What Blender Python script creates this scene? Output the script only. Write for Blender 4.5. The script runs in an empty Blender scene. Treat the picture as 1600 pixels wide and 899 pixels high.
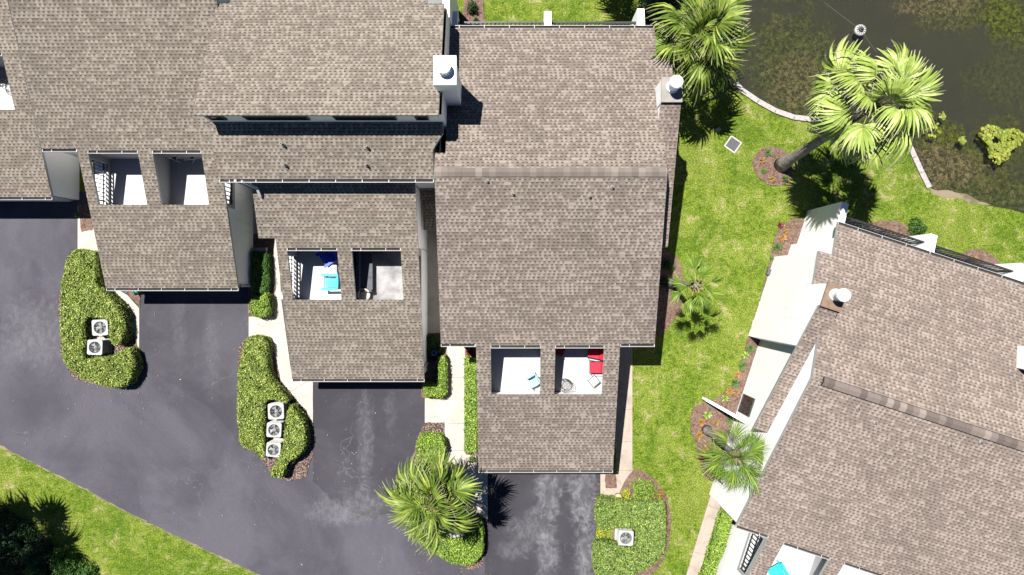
import bpy, math, random
import numpy as np
from mathutils import Vector, Matrix
from mathutils.geometry import tessellate_polygon
random.seed(7)
rng = np.random.default_rng(11)
sc = bpy.context.scene
# ---------------------------------------------------------------- camera, sky, sun
CAMH = 37.0
U = CAMH / 1067.0          # one layout unit in metres
cam = bpy.data.cameras.new('camera'); camo = bpy.data.objects.new('camera', cam)
sc.collection.objects.link(camo); sc.camera = camo
camo.location = (0, 0, CAMH); camo.rotation_euler = (0, 0, 0)
cam.sensor_width = 36; cam.lens = 36 * 1067 / 1600; cam.clip_end = 2000; cam.clip_start = 0.5
sc.render.resolution_x = 1024; sc.render.resolution_y = 575
SD = Vector((300, -325, -1067)).normalized()       # way the sunlight travels
sun = bpy.data.lights.new('sun', 'SUN'); suno = bpy.data.objects.new('sun', sun)
sc.collection.objects.link(suno); sun.energy = 5.0; sun.angle = math.radians(0.53); sun.color = (1, 0.965, 0.91)
suno.rotation_euler = SD.to_track_quat('-Z', 'Y').to_euler(); suno.location = (-20, 20, 60)
w = bpy.data.worlds.new('World'); sc.world = w; w.use_nodes = True
nt = w.node_tree; bg = nt.nodes['Background']
sky = nt.nodes.new('ShaderNodeTexSky'); sky.sky_type = 'NISHITA'; sky.sun_disc = False
sky.sun_elevation = math.radians(67.5); sky.sun_rotation = math.radians(-42.7)
nt.links.new(sky.outputs[0], bg.inputs[0]); bg.inputs[1].default_value = 0.05; sky.air_density = 0.45; sky.dust_density = 0.0; sky.ozone_density = 5.0
sc.cycles.diffuse_bounces = 1
sc.view_settings.view_transform = 'Standard'; sc.view_settings.look = 'None'
sc.view_settings.exposure = 0.98; sc.view_settings.gamma = 1; sc.view_settings.use_curve_mapping = False

# ---------------------------------------------------------------- material helpers
class NT:
    def __init__(s, name):
        s.m = bpy.data.materials.new(name); s.m.use_nodes = True
        s.t = s.m.node_tree; s.b = s.t.nodes['Principled BSDF']; s.o = s.t.nodes['Material Output']
    def n(s, typ, **kw):
        x = s.t.nodes.new('ShaderNode' + typ)
        for k, v in kw.items(): setattr(x, k, v)
        return x
    def put(s, sock, v):
        if isinstance(v, bpy.types.NodeSocket): s.t.links.new(v, sock)
        elif v is not None:
            if isinstance(v, (tuple, list)) and len(v) == 3 and sock.type == 'RGBA': v = (*v, 1)
            sock.default_value = v
    def math(s, op, a, b=None, c=None, clamp=False):
        x = s.n('Math', operation=op, use_clamp=clamp); s.put(x.inputs[0], a)
        if b is not None: s.put(x.inputs[1], b)
        if c is not None: s.put(x.inputs[2], c)
        return x.outputs[0]
    def mix(s, f, a, b, blend='MIX'):
        x = s.n('Mix', data_type='RGBA', blend_type=blend)
        s.put(x.inputs[0], f); s.put(x.inputs[6], a); s.put(x.inputs[7], b); return x.outputs[2]
    def noise(s, vec, scale, detail=3, rough=.55, dist=0):
        x = s.n('TexNoise'); s.put(x.inputs['Vector'], vec); x.inputs['Scale'].default_value = scale
        x.inputs['Detail'].default_value = detail; x.inputs['Roughness'].default_value = rough
        x.inputs['Distortion'].default_value = dist; return x.outputs[0]
    def sm(s, v, a, b):          # smoothstep map a..b -> 0..1
        x = s.n('MapRange', interpolation_type='SMOOTHSTEP'); s.put(x.inputs[0], v)
        x.inputs[1].default_value = a; x.inputs[2].default_value = b; return x.outputs[0]
    def pos(s): return s.n('NewGeometry').outputs['Position']
    def bump(s, h, strength=.3, dist=.02):
        x = s.n('Bump'); x.inputs['Strength'].default_value = strength; x.inputs['Distance'].default_value = dist
        s.put(x.inputs['Height'], h); s.put(s.b.inputs['Normal'], x.outputs[0])
    def col(s, c): s.put(s.b.inputs['Base Color'], c)
    def rough(s, r): s.put(s.b.inputs['Roughness'], r)
    def spec(s, r): s.b.inputs['Specular IOR Level'].default_value = r
def plain(name, c, rough=.6, var=.12, scale=6, metal=0, bump=0, spec=.4):
    a = NT(name); p = a.pos(); f = a.noise(p, scale, 4)
    a.col(a.mix(a.sm(f, .3, .7), tuple(x * (1 - var) for x in c), tuple(min(1, x * (1 + var)) for x in c)))
    a.rough(rough); a.b.inputs['Metallic'].default_value = metal; a.spec(spec)
    if bump: a.bump(a.noise(p, scale * 8, 3), bump, .01)
    return a.m
def shingles(name, light, dark, mid, streak=.2):
    a = NT(name); uv = a.n('UVMap').outputs[0]; sep = a.n('SeparateXYZ'); a.put(sep.inputs[0], uv)
    x, y = sep.outputs[0], sep.outputs[1]
    ROW, TW = .150, .108
    r = a.math('DIVIDE', y, ROW); row = a.math('FLOOR', r); fv = a.math('FRACT', r)
    wn = a.n('TexWhiteNoise', noise_dimensions='1D'); a.put(wn.inputs['W'], row)
    off = a.math('ADD', a.math('MULTIPLY', row, .62), a.math('MULTIPLY', a.math('FLOOR', a.math('MULTIPLY', wn.outputs[0], 4.0)), .5))
    ux = a.math('ADD', a.math('DIVIDE', x, TW), off)
    ux = a.math('ADD', ux, a.math('MULTIPLY', a.noise(uv, 3.1, 1), .9))       # uneven tab widths
    def cell(k, wd):
        c = a.math('FLOOR', a.math('DIVIDE', ux, wd)); cb = a.n('CombineXYZ'); a.put(cb.inputs[0], c); a.put(cb.inputs[1], row); cb.inputs[2].default_value = k
        z = a.n('TexWhiteNoise', noise_dimensions='3D'); a.put(z.inputs['Vector'], cb.outputs[0]); return z.outputs[0]
    w1 = cell(1.0, 1.0); w2 = cell(2.0, 2.0); w3 = cell(3.0, 9.0)
    par = a.math('PINGPONG', a.math('FLOOR', ux), 1.0)                          # 0 gap, 1 raised tooth
    gap = a.math('LESS_THAN', a.math('ADD', a.math('MULTIPLY', par, .72), a.math('MULTIPLY', w1, .80)), .75)
    tone = a.math('ADD', a.math('MULTIPLY', w2, .55), a.math('MULTIPLY', w3, .45))
    base = a.mix(a.sm(tone, .30, .70), mid, light)
    base = a.mix(a.math('MULTIPLY', gap, .55), base, mid)
    dash = a.math('MULTIPLY', gap, a.math('MULTIPLY', a.math('GREATER_THAN', fv, .54), a.math('LESS_THAN', fv, .93)))  # shadow dash in each tooth gap, painted into the colour
    c = a.mix(a.math('MULTIPLY', dash, a.math('ADD', .55, a.math('MULTIPLY', w1, .40))), base, dark)
    c = a.mix(a.math('MULTIPLY', a.math('GREATER_THAN', fv, .84), .42), c, dark)  # thin painted shadow line along each course
    tab = dash
    # weather streaks along and across the slope
    st = a.n('VectorMath', operation='MULTIPLY'); a.put(st.inputs[0], uv); st.inputs[1].default_value = (1.4, .28, 1)
    n1 = a.noise(st.outputs[0], 1.0, 4, .6, .5)
    n2 = a.noise(uv, .35, 3)
    g = a.math('ADD', a.math('MULTIPLY', n1, streak * 2), a.math('ADD', a.math('MULTIPLY', n2, streak * 2), 1 - streak * 2))
    gr = a.noise(uv, 60, 2); g = a.math('MULTIPLY', g, a.math('ADD', a.math('MULTIPLY', gr, .5), .75))
    cb = a.n('CombineColor')
    for i in range(3): a.put(cb.inputs[i], g)
    a.col(a.mix(1.0, c, cb.outputs[0], 'MULTIPLY')); a.rough(.93); a.spec(.15)
    hgt = a.math('ADD', a.math('MULTIPLY', fv, -.6), a.math('MULTIPLY', tab, -.5))
    a.bump(a.math('ADD', hgt, a.math('MULTIPLY', gr, .5)), .55, .012)
    return a.m
def stucco(name, c, var=.05):
    a = NT(name); p = a.pos()
    n = a.noise(p, .9, 5, .6); st = a.n('VectorMath', operation='MULTIPLY'); a.put(st.inputs[0], p); st.inputs[1].default_value = (3, 3, .4)
    n2 = a.noise(st.outputs[0], 1.5, 4)
    f = a.math('MULTIPLY', a.sm(n, .45, .75), a.sm(n2, .4, .7))
    a.col(a.mix(f, c, tuple(x * .84 for x in c))); a.rough(.85); a.spec(.2); a.bump(a.noise(p, 45, 3), .25, .006)
    return a.m
def leaf(name, cols, rough=.55, trans=.25, tip=None, sheen=.35):
    a = NT(name); g = a.n('NewGeometry'); r = g.outputs['Random Per Island']
    cr = a.n('ValToRGB'); a.put(cr.inputs[0], r); e = cr.color_ramp.elements
    e[0].color = (*cols[0], 1); e[1].color = (*cols[-1], 1)
    for i in range(1, len(cols) - 1):
        q = e.new(i / (len(cols) - 1)); q.color = (*cols[i], 1)
    c = cr.outputs[0]
    if tip:
        sep = a.n('SeparateXYZ'); a.put(sep.inputs[0], a.n('UVMap').outputs[0])
        c = a.mix(a.sm(sep.outputs[1], tip[1], 1.0), c, tip[0])
    n = a.noise(a.pos(), 2.2, 2); c = a.mix(a.math('MULTIPLY', a.sm(n, .35, .65), .35), c, tuple(x * .6 for x in cols[0]))
    a.col(c); a.rough(rough); a.spec(sheen)
    t = a.n('BsdfTranslucent'); a.put(t.inputs[0], c); mx = a.n('MixShader'); mx.inputs[0].default_value = trans * .45
    a.t.links.new(a.b.outputs[0], mx.inputs[1]); a.t.links.new(t.outputs[0], mx.inputs[2]); a.t.links.new(mx.outputs[0], a.o.inputs[0])
    return a.m
def gp(px, py, h=0): # photo-plan coordinates in metres for a thing at height h (layout units)
    f = 1 - h / 1067.0
    return ((px - 800) * f * U, -(py - 449.5) * f * U)

M = {}
M['shingle'] = shingles('shingle_roof', (.234, .204, .172), (.050, .041, .034), (.152, .130, .109))
M['shingle_c'] = shingles('shingle_roof_middle', (.243, .208, .180), (.054, .043, .037), (.156, .129, .110))
M['shingle_side'] = shingles('shingle_roof_warm', (.275, .226, .196), (.076, .060, .052), (.180, .146, .126))
M['white'] = stucco('white_stucco', (.90, .89, .88), .03)
M['soffit'] = plain('shaded_soffit', (.16, .15, .14), .8, .1)  # roof undersides coloured dark to deepen the shade below them
M['shaded_white'] = stucco('shaded_white_stucco', (.36, .37, .375))  # white deck walls coloured grey to deepen the shade on the decks
M['trim'] = plain('white_trim', (.38, .38, .375), .45, .05)
M['deck'] = stucco('white_deck', (.45, .45, .455))
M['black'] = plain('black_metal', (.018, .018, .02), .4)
M['gutter_dark'] = plain('gutter_inside', (.02, .02, .02), .8)
M['metal'] = plain('flashing_metal', (.22, .205, .185), .5, .1, 3)
M['brownmetal'] = plain('brown_flashing', (.18, .12, .085), .55, .15, 5)
M['whitemetal'] = plain('white_metal', (.85, .85, .85), .35, .03)
M['glass'] = plain('dark_glass', (.015, .018, .022), .06, .1, spec=.6)
M['acwhite'] = plain('ac_housing', (.34, .345, .34), .45, .08, 12)
M['acdark'] = plain('ac_inside', (.03, .032, .035), .7)
M['acblade'] = plain('ac_blade', (.2, .21, .22), .4)
M['stonewood'] = plain('weathered_wood', (.33, .30, .295), .85, .2, 9, bump=.4)
M['boardgrey'] = plain('grey_board', (.2, .18, .17), .85, .2, 9, bump=.4)
M['green'] = plain('green_plastic', (.02, .22, .16), .45)
M['bluehose'] = plain('blue_hose', (.02, .07, .5), .4)
M['navyblue'] = plain('blue_paint', (.01, .045, .62), .45)
M['turq'] = plain('turquoise_paint', (.03, .46, .62), .45)
M['aqua'] = plain('aqua_paint', (.03, .55, .56), .45)
M['palecyan'] = plain('pale_blue_plastic', (.24, .40, .46), .4)
M['red'] = plain('red_cushion', (.55, .02, .045), .8, bump=.2)
M['greyfab'] = plain('grey_fabric', (.09, .095, .11), .9, bump=.3)
M['rug'] = plain('grey_rug', (.25, .245, .25), .95, .4, 1.1, bump=.3)
M['wicker'] = plain('pale_wicker', (.42, .40, .37), .7, bump=.4)
M['terracotta'] = plain('clay_pot', (.16, .10, .07), .7)
M['soil'] = plain('soil', (.35, .23, .14), .95, .3, 20)
M['cardboard'] = plain('pot_plate', (.5, .36, .2), .8)
M['door'] = plain('garage_door_paint', (.6, .6, .58), .5, .04)
M['bronze'] = plain('dark_frame', (.04, .04, .045), .45)
M['bark'] = plain('palm_bark', (.21, .19, .17), .9, .35, 5, bump=.9)
M['boot'] = plain('palm_boots', (.24, .17, .10), .9, .35, 14, bump=.9)
M['petiole'] = plain('palm_petiole', (.22, .27, .06), .5, .2)
M['hedge'] = leaf('hedge_leaf', [(.05, .10, .010), (.14, .22, .02), (.27, .35, .045), (.60, .62, .24)])
M['hedge2'] = leaf('hedge_leaf_bright', [(.045, .11, .008), (.13, .25, .018), (.24, .37, .035), (.48, .56, .14)])
M['hedgepale'] = leaf('hedge_leaf_pale', [(.045, .10, .012), (.12, .20, .022), (.20, .29, .04), (.44, .50, .2)])
M['core'] = plain('hedge_twigs', (.02, .032, .008), .95, .4, 14, bump=.6)
M['shrub'] = leaf('shrub_leaf', [(.03, .08, .015), (.06, .15, .02), (.1, .2, .03)])
M['dkleaf'] = leaf('dark_leaf', [(.018, .045, .018), (.03, .075, .022), (.05, .10, .03)])
M['redleaf'] = leaf('red_leaf', [(.10, .01, .03), (.22, .02, .04), (.08, .03, .03)])
M['yelleaf'] = leaf('yellow_leaf', [(.3, .34, .02), (.45, .48, .03), (.5, .42, .05)])
M['orleaf'] = leaf('orange_leaf', [(.10, .16, .02), (.38, .11, .04), (.2, .22, .04), (.45, .2, .08)])
M['fan'] = leaf('fan_frond', [(.22, .31, .05), (.34, .43, .10), (.48, .55, .19)], .45, .2, ((.55, .49, .42), .84), .3)
M['sabal'] = leaf('sabal_frond', [(.05, .09, .012), (.13, .19, .025), (.30, .36, .07)], .5, .15, ((.36, .36, .2), .75), .25)
M['smallfan'] = leaf('small_frond', [(.05, .11, .010), (.12, .20, .02), (.25, .34, .05)], .5, .15, ((.30, .34, .12), .75), .22)
M['dead'] = plain('dead_frond', (.18, .15, .13), .9, .3, 8)
M['lily'] = leaf('lily_pad', [(.12, .16, .02), (.21, .25, .03), (.30, .31, .06)], .35, .1)

# ---------------------------------------------------------------- setting materials
a = NT('grass_lawn'); p = a.pos()
n0 = a.noise(p, .22, 3); n1 = a.noise(p, .75, 6, .68, .5); n2 = a.noise(p, 3.6, 5, .75); n3 = a.noise(p, 13, 4, .85); n4 = a.noise(p, 1.7, 5, .7, .3)
c = a.mix(a.sm(n2, .36, .60), (.075, .13, .010), (.20, .265, .030))
c = a.mix(a.math('MULTIPLY', a.sm(n0, .52, .40), .55), c, (.085, .15, .012)); c = a.mix(a.math('MULTIPLY', a.sm(n0, .50, .62), .5), c, (.22, .25, .05))
c = a.mix(a.math('MULTIPLY', a.sm(n1, .46, .60), .5), c, (.27, .31, .06))
dry = a.math('MULTIPLY', a.sm(n4, .50, .66), a.sm(n1, .44, .60)); c = a.mix(a.math('MULTIPLY', dry, .85), c, (.44, .36, .20))
c = a.mix(a.sm(n3, .58, .42), c, a.mix(1, c, (.46, .54, .36), 'MULTIPLY'))
c = a.mix(a.math('MULTIPLY', a.sm(n3, .55, .68), .6), c, (.42, .46, .18))
a.col(c); a.rough(.95); a.spec(.1); a.bump(a.math('ADD', n3, n2), 1.0, .06); M['grass'] = a.m

def asphalt(nm, kk):
    a = NT(nm); p = a.pos()
    n0 = a.noise(p, .16, 5, .6, .6); n1 = a.noise(p, .55, 6, .62, .8); n2 = a.noise(p, 55, 2, .7); n3 = a.noise(p, 2.5, 5, .6)
    c = a.mix(a.sm(n0, .36, .64), (.050, .048, .058), (.082, .079, .091))
    c = a.mix(a.math('MULTIPLY', a.sm(n1, .5, .75), .32), c, (.105, .103, .115))
    c = a.mix(a.math('MULTIPLY', a.sm(n3, .62, .78), .35), c, (.12, .12, .128))
    c = a.mix(1, c, (kk * .97, kk * .95, kk), 'MULTIPLY')
    ms = a.n('VectorMath', operation='MULTIPLY'); a.put(ms.inputs[0], p); ms.inputs[1].default_value = (1.7, 1.0, 1)
    grainy = a.math('ADD', .35, a.math('MULTIPLY', a.sm(a.noise(ms.outputs[0], 2.2, 7, .72, .4), .40, .62), .75))
    def blob(cx, cy, rx, ry, soft=.5):     # worn patch on the asphalt, photo-plan coordinates
        x0, y0 = gp(cx, cy); v = a.n('VectorMath', operation='SUBTRACT'); a.put(v.inputs[0], p); v.inputs[1].default_value = (x0, y0, 0)
        m = a.n('VectorMath', operation='MULTIPLY'); a.put(m.inputs[0], v.outputs[0]); m.inputs[1].default_value = (1 / (rx * U), 1 / (ry * U), 0)
        l = a.n('VectorMath', operation='LENGTH'); a.put(l.inputs[0], m.outputs[0])
        d = a.math('ADD', l.outputs['Value'], a.math('MULTIPLY', a.math('SUBTRACT', a.noise(p, 1.6, 5, .65, .9), .5), 2.2))
        return a.math('MULTIPLY', a.sm(d, 1.3, soft - .25), grainy)
    for (cx, cy, rx, ry, k) in [(857, 770, 20, 44, .75), (912, 775, 26, 58, .8), (855, 865, 18, 50, .7), (914, 865, 17, 55, .75), (830, 830, 36, 30, .4), (885, 740, 20, 20, .3), (800, 860, 30, 14, .3),
                                (570, 690, 14, 85, .35), (565, 790, 40, 30, .4), (280, 520, 12, 60, .16), (330, 560, 14, 70, .16), (60, 520, 70, 60, .3), (520, 800, 40, 22, .4), (610, 640, 10, 40, .2)]:
        c = a.mix(a.math('MULTIPLY', blob(cx, cy, rx, ry), k), c, (.17, .17, .185))
    for (cx, cy, rx, ry, k) in [(857, 770, 7, 16, .9), (915, 768, 9, 20, .9), (913, 855, 6, 12, .8), (802, 765, 14, 12, .5), (535, 640, 10, 10, .4)]:
        c = a.mix(a.math('MULTIPLY', blob(cx, cy, rx, ry), k), c, (.045, .045, .05))
    vor = a.n('TexVoronoi', feature='DISTANCE_TO_EDGE'); vn = a.n('VectorMath', operation='ADD'); a.put(vn.inputs[0], p)
    nc = a.n('TexNoise'); a.put(nc.inputs['Vector'], p); nc.inputs['Scale'].default_value = 1.3; nc.inputs['Detail'].default_value = 5
    vs = a.n('VectorMath', operation='SCALE'); a.put(vs.inputs[0], nc.outputs['Color']); vs.inputs['Scale'].default_value = 1.6
    a.put(vn.inputs[1], vs.outputs[0]); a.put(vor.inputs['Vector'], vn.outputs[0]); vor.inputs['Scale'].default_value = .33
    crk = a.math('MULTIPLY', a.math('LESS_THAN', vor.outputs[0], .0045), a.sm(a.noise(p, .3, 2), .55, .62))
    c = a.mix(a.math('MULTIPLY', crk, .45), c, (.15, .15, .155))
    vor2 = a.n('TexVoronoi', feature='DISTANCE_TO_EDGE'); a.put(vor2.inputs['Vector'], vn.outputs[0]); vor2.inputs['Scale'].default_value = 1.5
    crk2 = a.math('MULTIPLY', a.math('LESS_THAN', vor2.outputs[0], .03), blob(565, 800, 34, 26, .8)); c = a.mix(a.math('MULTIPLY', crk2, .7), c, (.05, .05, .05))
    c = a.mix(a.sm(n2, .35, .7), a.mix(1, c, (.78, .78, .78), 'MULTIPLY'), a.mix(1, c, (1.22, 1.22, 1.22), 'MULTIPLY'))
    vd = a.n('TexVoronoi'); a.put(vd.inputs['Vector'], p); vd.inputs['Scale'].default_value = 1.1
    c = a.mix(a.math('MULTIPLY', a.math('LESS_THAN', vd.outputs['Distance'], .035), a.math('GREATER_THAN', n3, .5)), c, (.34, .34, .32))
    a.col(c); a.rough(.85); a.spec(.3); a.bump(n2, .35, .01); return a.m
M['asphalt'] = asphalt('asphalt', 1.0); M['asphalt_mid'] = asphalt('asphalt_driveway', .66); M['asphalt_dark'] = asphalt('asphalt_sealed', .56); M['asphalt_mid2'] = asphalt('asphalt_worn', .84)

def concrete(name, c0, c1):
    a = NT(name); p = a.pos(); n = a.noise(p, 1.1, 6, .65, .4); n2 = a.noise(p, 40, 2); n4 = a.noise(p, 5, 4)
    c = a.mix(a.sm(n, .4, .7), c0, c1); c = a.mix(a.math('MULTIPLY', a.sm(n4, .55, .7), .3), c, tuple(x * .6 for x in c1))
    a.col(c); a.rough(.85); a.spec(.2); a.bump(n2, .3, .006); return a.m
M['concrete'] = concrete('concrete', (.44, .40, .35), (.36, .325, .28))
M['concrete_old'] = concrete('old_concrete', (.36, .30, .25), (.26, .215, .18))
a = NT('mulch'); p = a.pos(); n = a.noise(p, 11, 5, .85); n2 = a.noise(p, 1.6, 5, .7); vz = a.n('TexVoronoi'); a.put(vz.inputs['Vector'], p); vz.inputs['Scale'].default_value = 14
c = a.mix(a.sm(n, .35, .65), (.06, .034, .026), (.24, .155, .12)); c = a.mix(a.math('MULTIPLY', a.sm(n2, .45, .65), .5), c, (.21, .155, .13))
c = a.mix(a.math('MULTIPLY', a.math('GREATER_THAN', n, .63), .8), c, (.36, .29, .24))
a.col(c); a.rough(.95); a.spec(.1); a.bump(n, 1, .05); M['mulch'] = a.m
a = NT('gravel'); p = a.pos(); vz = a.n('TexVoronoi'); a.put(vz.inputs['Vector'], p); vz.inputs['Scale'].default_value = 15
sepc = a.n('SeparateColor'); a.put(sepc.inputs[0], vz.outputs['Color'])
c = a.mix(sepc.outputs[0], (.11, .06, .055), (.34, .25, .215)); c = a.mix(a.sm(vz.outputs['Distance'], .35, .6), c, (.05, .035, .03))
a.col(c); a.rough(.9); a.bump(vz.outputs['Distance'], .8, .04); a.spec(.2); M['gravel'] = a.m
a = NT('sand'); p = a.pos(); n = a.noise(p, 1.5, 5); a.col(a.mix(a.sm(n, .4, .65), (.20, .165, .11), (.11, .09, .055))); a.rough(.95); a.bump(a.noise(p, 30, 3), .6, .03); M['sand'] = a.m
# pond bed with weed beds
a = NT('pond_bed'); p = a.pos()
def zone(cx, cy, rx, ry, amp=1.1, sc_=.9):
    x0, y0 = gp(cx, cy); v = a.n('VectorMath', operation='SUBTRACT'); a.put(v.inputs[0], p); v.inputs[1].default_value = (x0, y0, 0)
    m = a.n('VectorMath', operation='MULTIPLY'); a.put(m.inputs[0], v.outputs[0]); m.inputs[1].default_value = (1 / (rx * U), 1 / (ry * U), 0)
    l = a.n('VectorMath', operation='LENGTH'); a.put(l.inputs[0], m.outputs[0])
    return a.sm(a.math('ADD', l.outputs['Value'], a.math('MULTIPLY', a.math('SUBTRACT', a.noise(p, sc_, 6, .7, .6), .5), amp * 2)), 1.2, .55)
fine = a.noise(p, 5, 6, .75, .8); med = a.noise(p, 1.6, 6, .7, 1.2)
c = a.mix(a.sm(n, .3, .7), (.040, .038, .036), (.060, .056, .052)) if False else a.mix(a.noise(p, .5, 3), (.105, .100, .080), (.14, .132, .105))
weed = a.mix(a.sm(fine, .38, .68), (.06, .08, .03), (.32, .33, .11)); brown = a.mix(a.sm(fine, .40, .66), (.10, .085, .055), (.58, .46, .28))
tex = a.mix(a.sm(med, .5, .7), weed, brown)
green = a.mix(a.sm(fine, .4, .65), (.06, .085, .014), (.40, .42, .06))
for (cx, cy, rx, ry, k, cc) in [(1240, 95, 78, 98, .9, tex), (1275, 150, 60, 45, .9, tex), (1255, 120, 40, 50, .6, brown), (1320, 185, 60, 25, .8, green), (1480, 230, 60, 50, .85, green),
                                (1490, 265, 90, 40, 1.0, brown), (1560, 300, 90, 34, .9, tex), (1450, 250, 40, 40, .9, brown), (1430, 190, 40, 30, .6, green), (1520, 15, 90, 30, .75, tex), (1590, 20, 45, 45, .9, green),
                                (1590, 110, 70, 60, .45, weed), (1570, 230, 60, 60, .5, green), (1470, 0, 70, 20, .7, brown)]:
    c = a.mix(a.math('MULTIPLY', zone(cx, cy, rx, ry), k), c, cc)
a.col(c); a.rough(.9); a.spec(.1); a.bump(fine, .6, .05); M['bed'] = a.m
a = NT('pond_water'); p = a.pos()
mp = a.n('Mapping'); a.put(mp.inputs[0], p); mp.inputs['Rotation'].default_value = (0, 0, math.radians(-12)); mp.inputs['Scale'].default_value = (3.2, .75, 1)
r1 = a.noise(mp.outputs[0], 2.0, 3, .6, .3); r2 = a.noise(p, 9, 2)
bp = a.n('Bump'); bp.inputs['Strength'].default_value = .5; bp.inputs['Distance'].default_value = .028; a.put(bp.inputs['Height'], a.math('ADD', r1, a.math('MULTIPLY', r2, .15)))
tr = a.n('BsdfTransparent'); tr.inputs[0].default_value = (.70, .71, .66, 1); gl = a.n('BsdfGlossy'); gl.inputs['Roughness'].default_value = .16
gl.inputs['Color'].default_value = (1, .95, .88, 1)
a.put(gl.inputs['Normal'], bp.outputs[0]); lw = a.n('Fresnel'); lw.inputs[0].default_value = 1.33; a.put(lw.inputs['Normal'], bp.outputs[0])
mx = a.n('MixShader'); a.put(mx.inputs[0], a.math('ADD', lw.outputs[0], .05)); a.t.links.new(tr.outputs[0], mx.inputs[1]); a.t.links.new(gl.outputs[0], mx.inputs[2])
a.t.links.new(mx.outputs[0], a.o.inputs[0]); M['water'] = a.m

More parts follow.
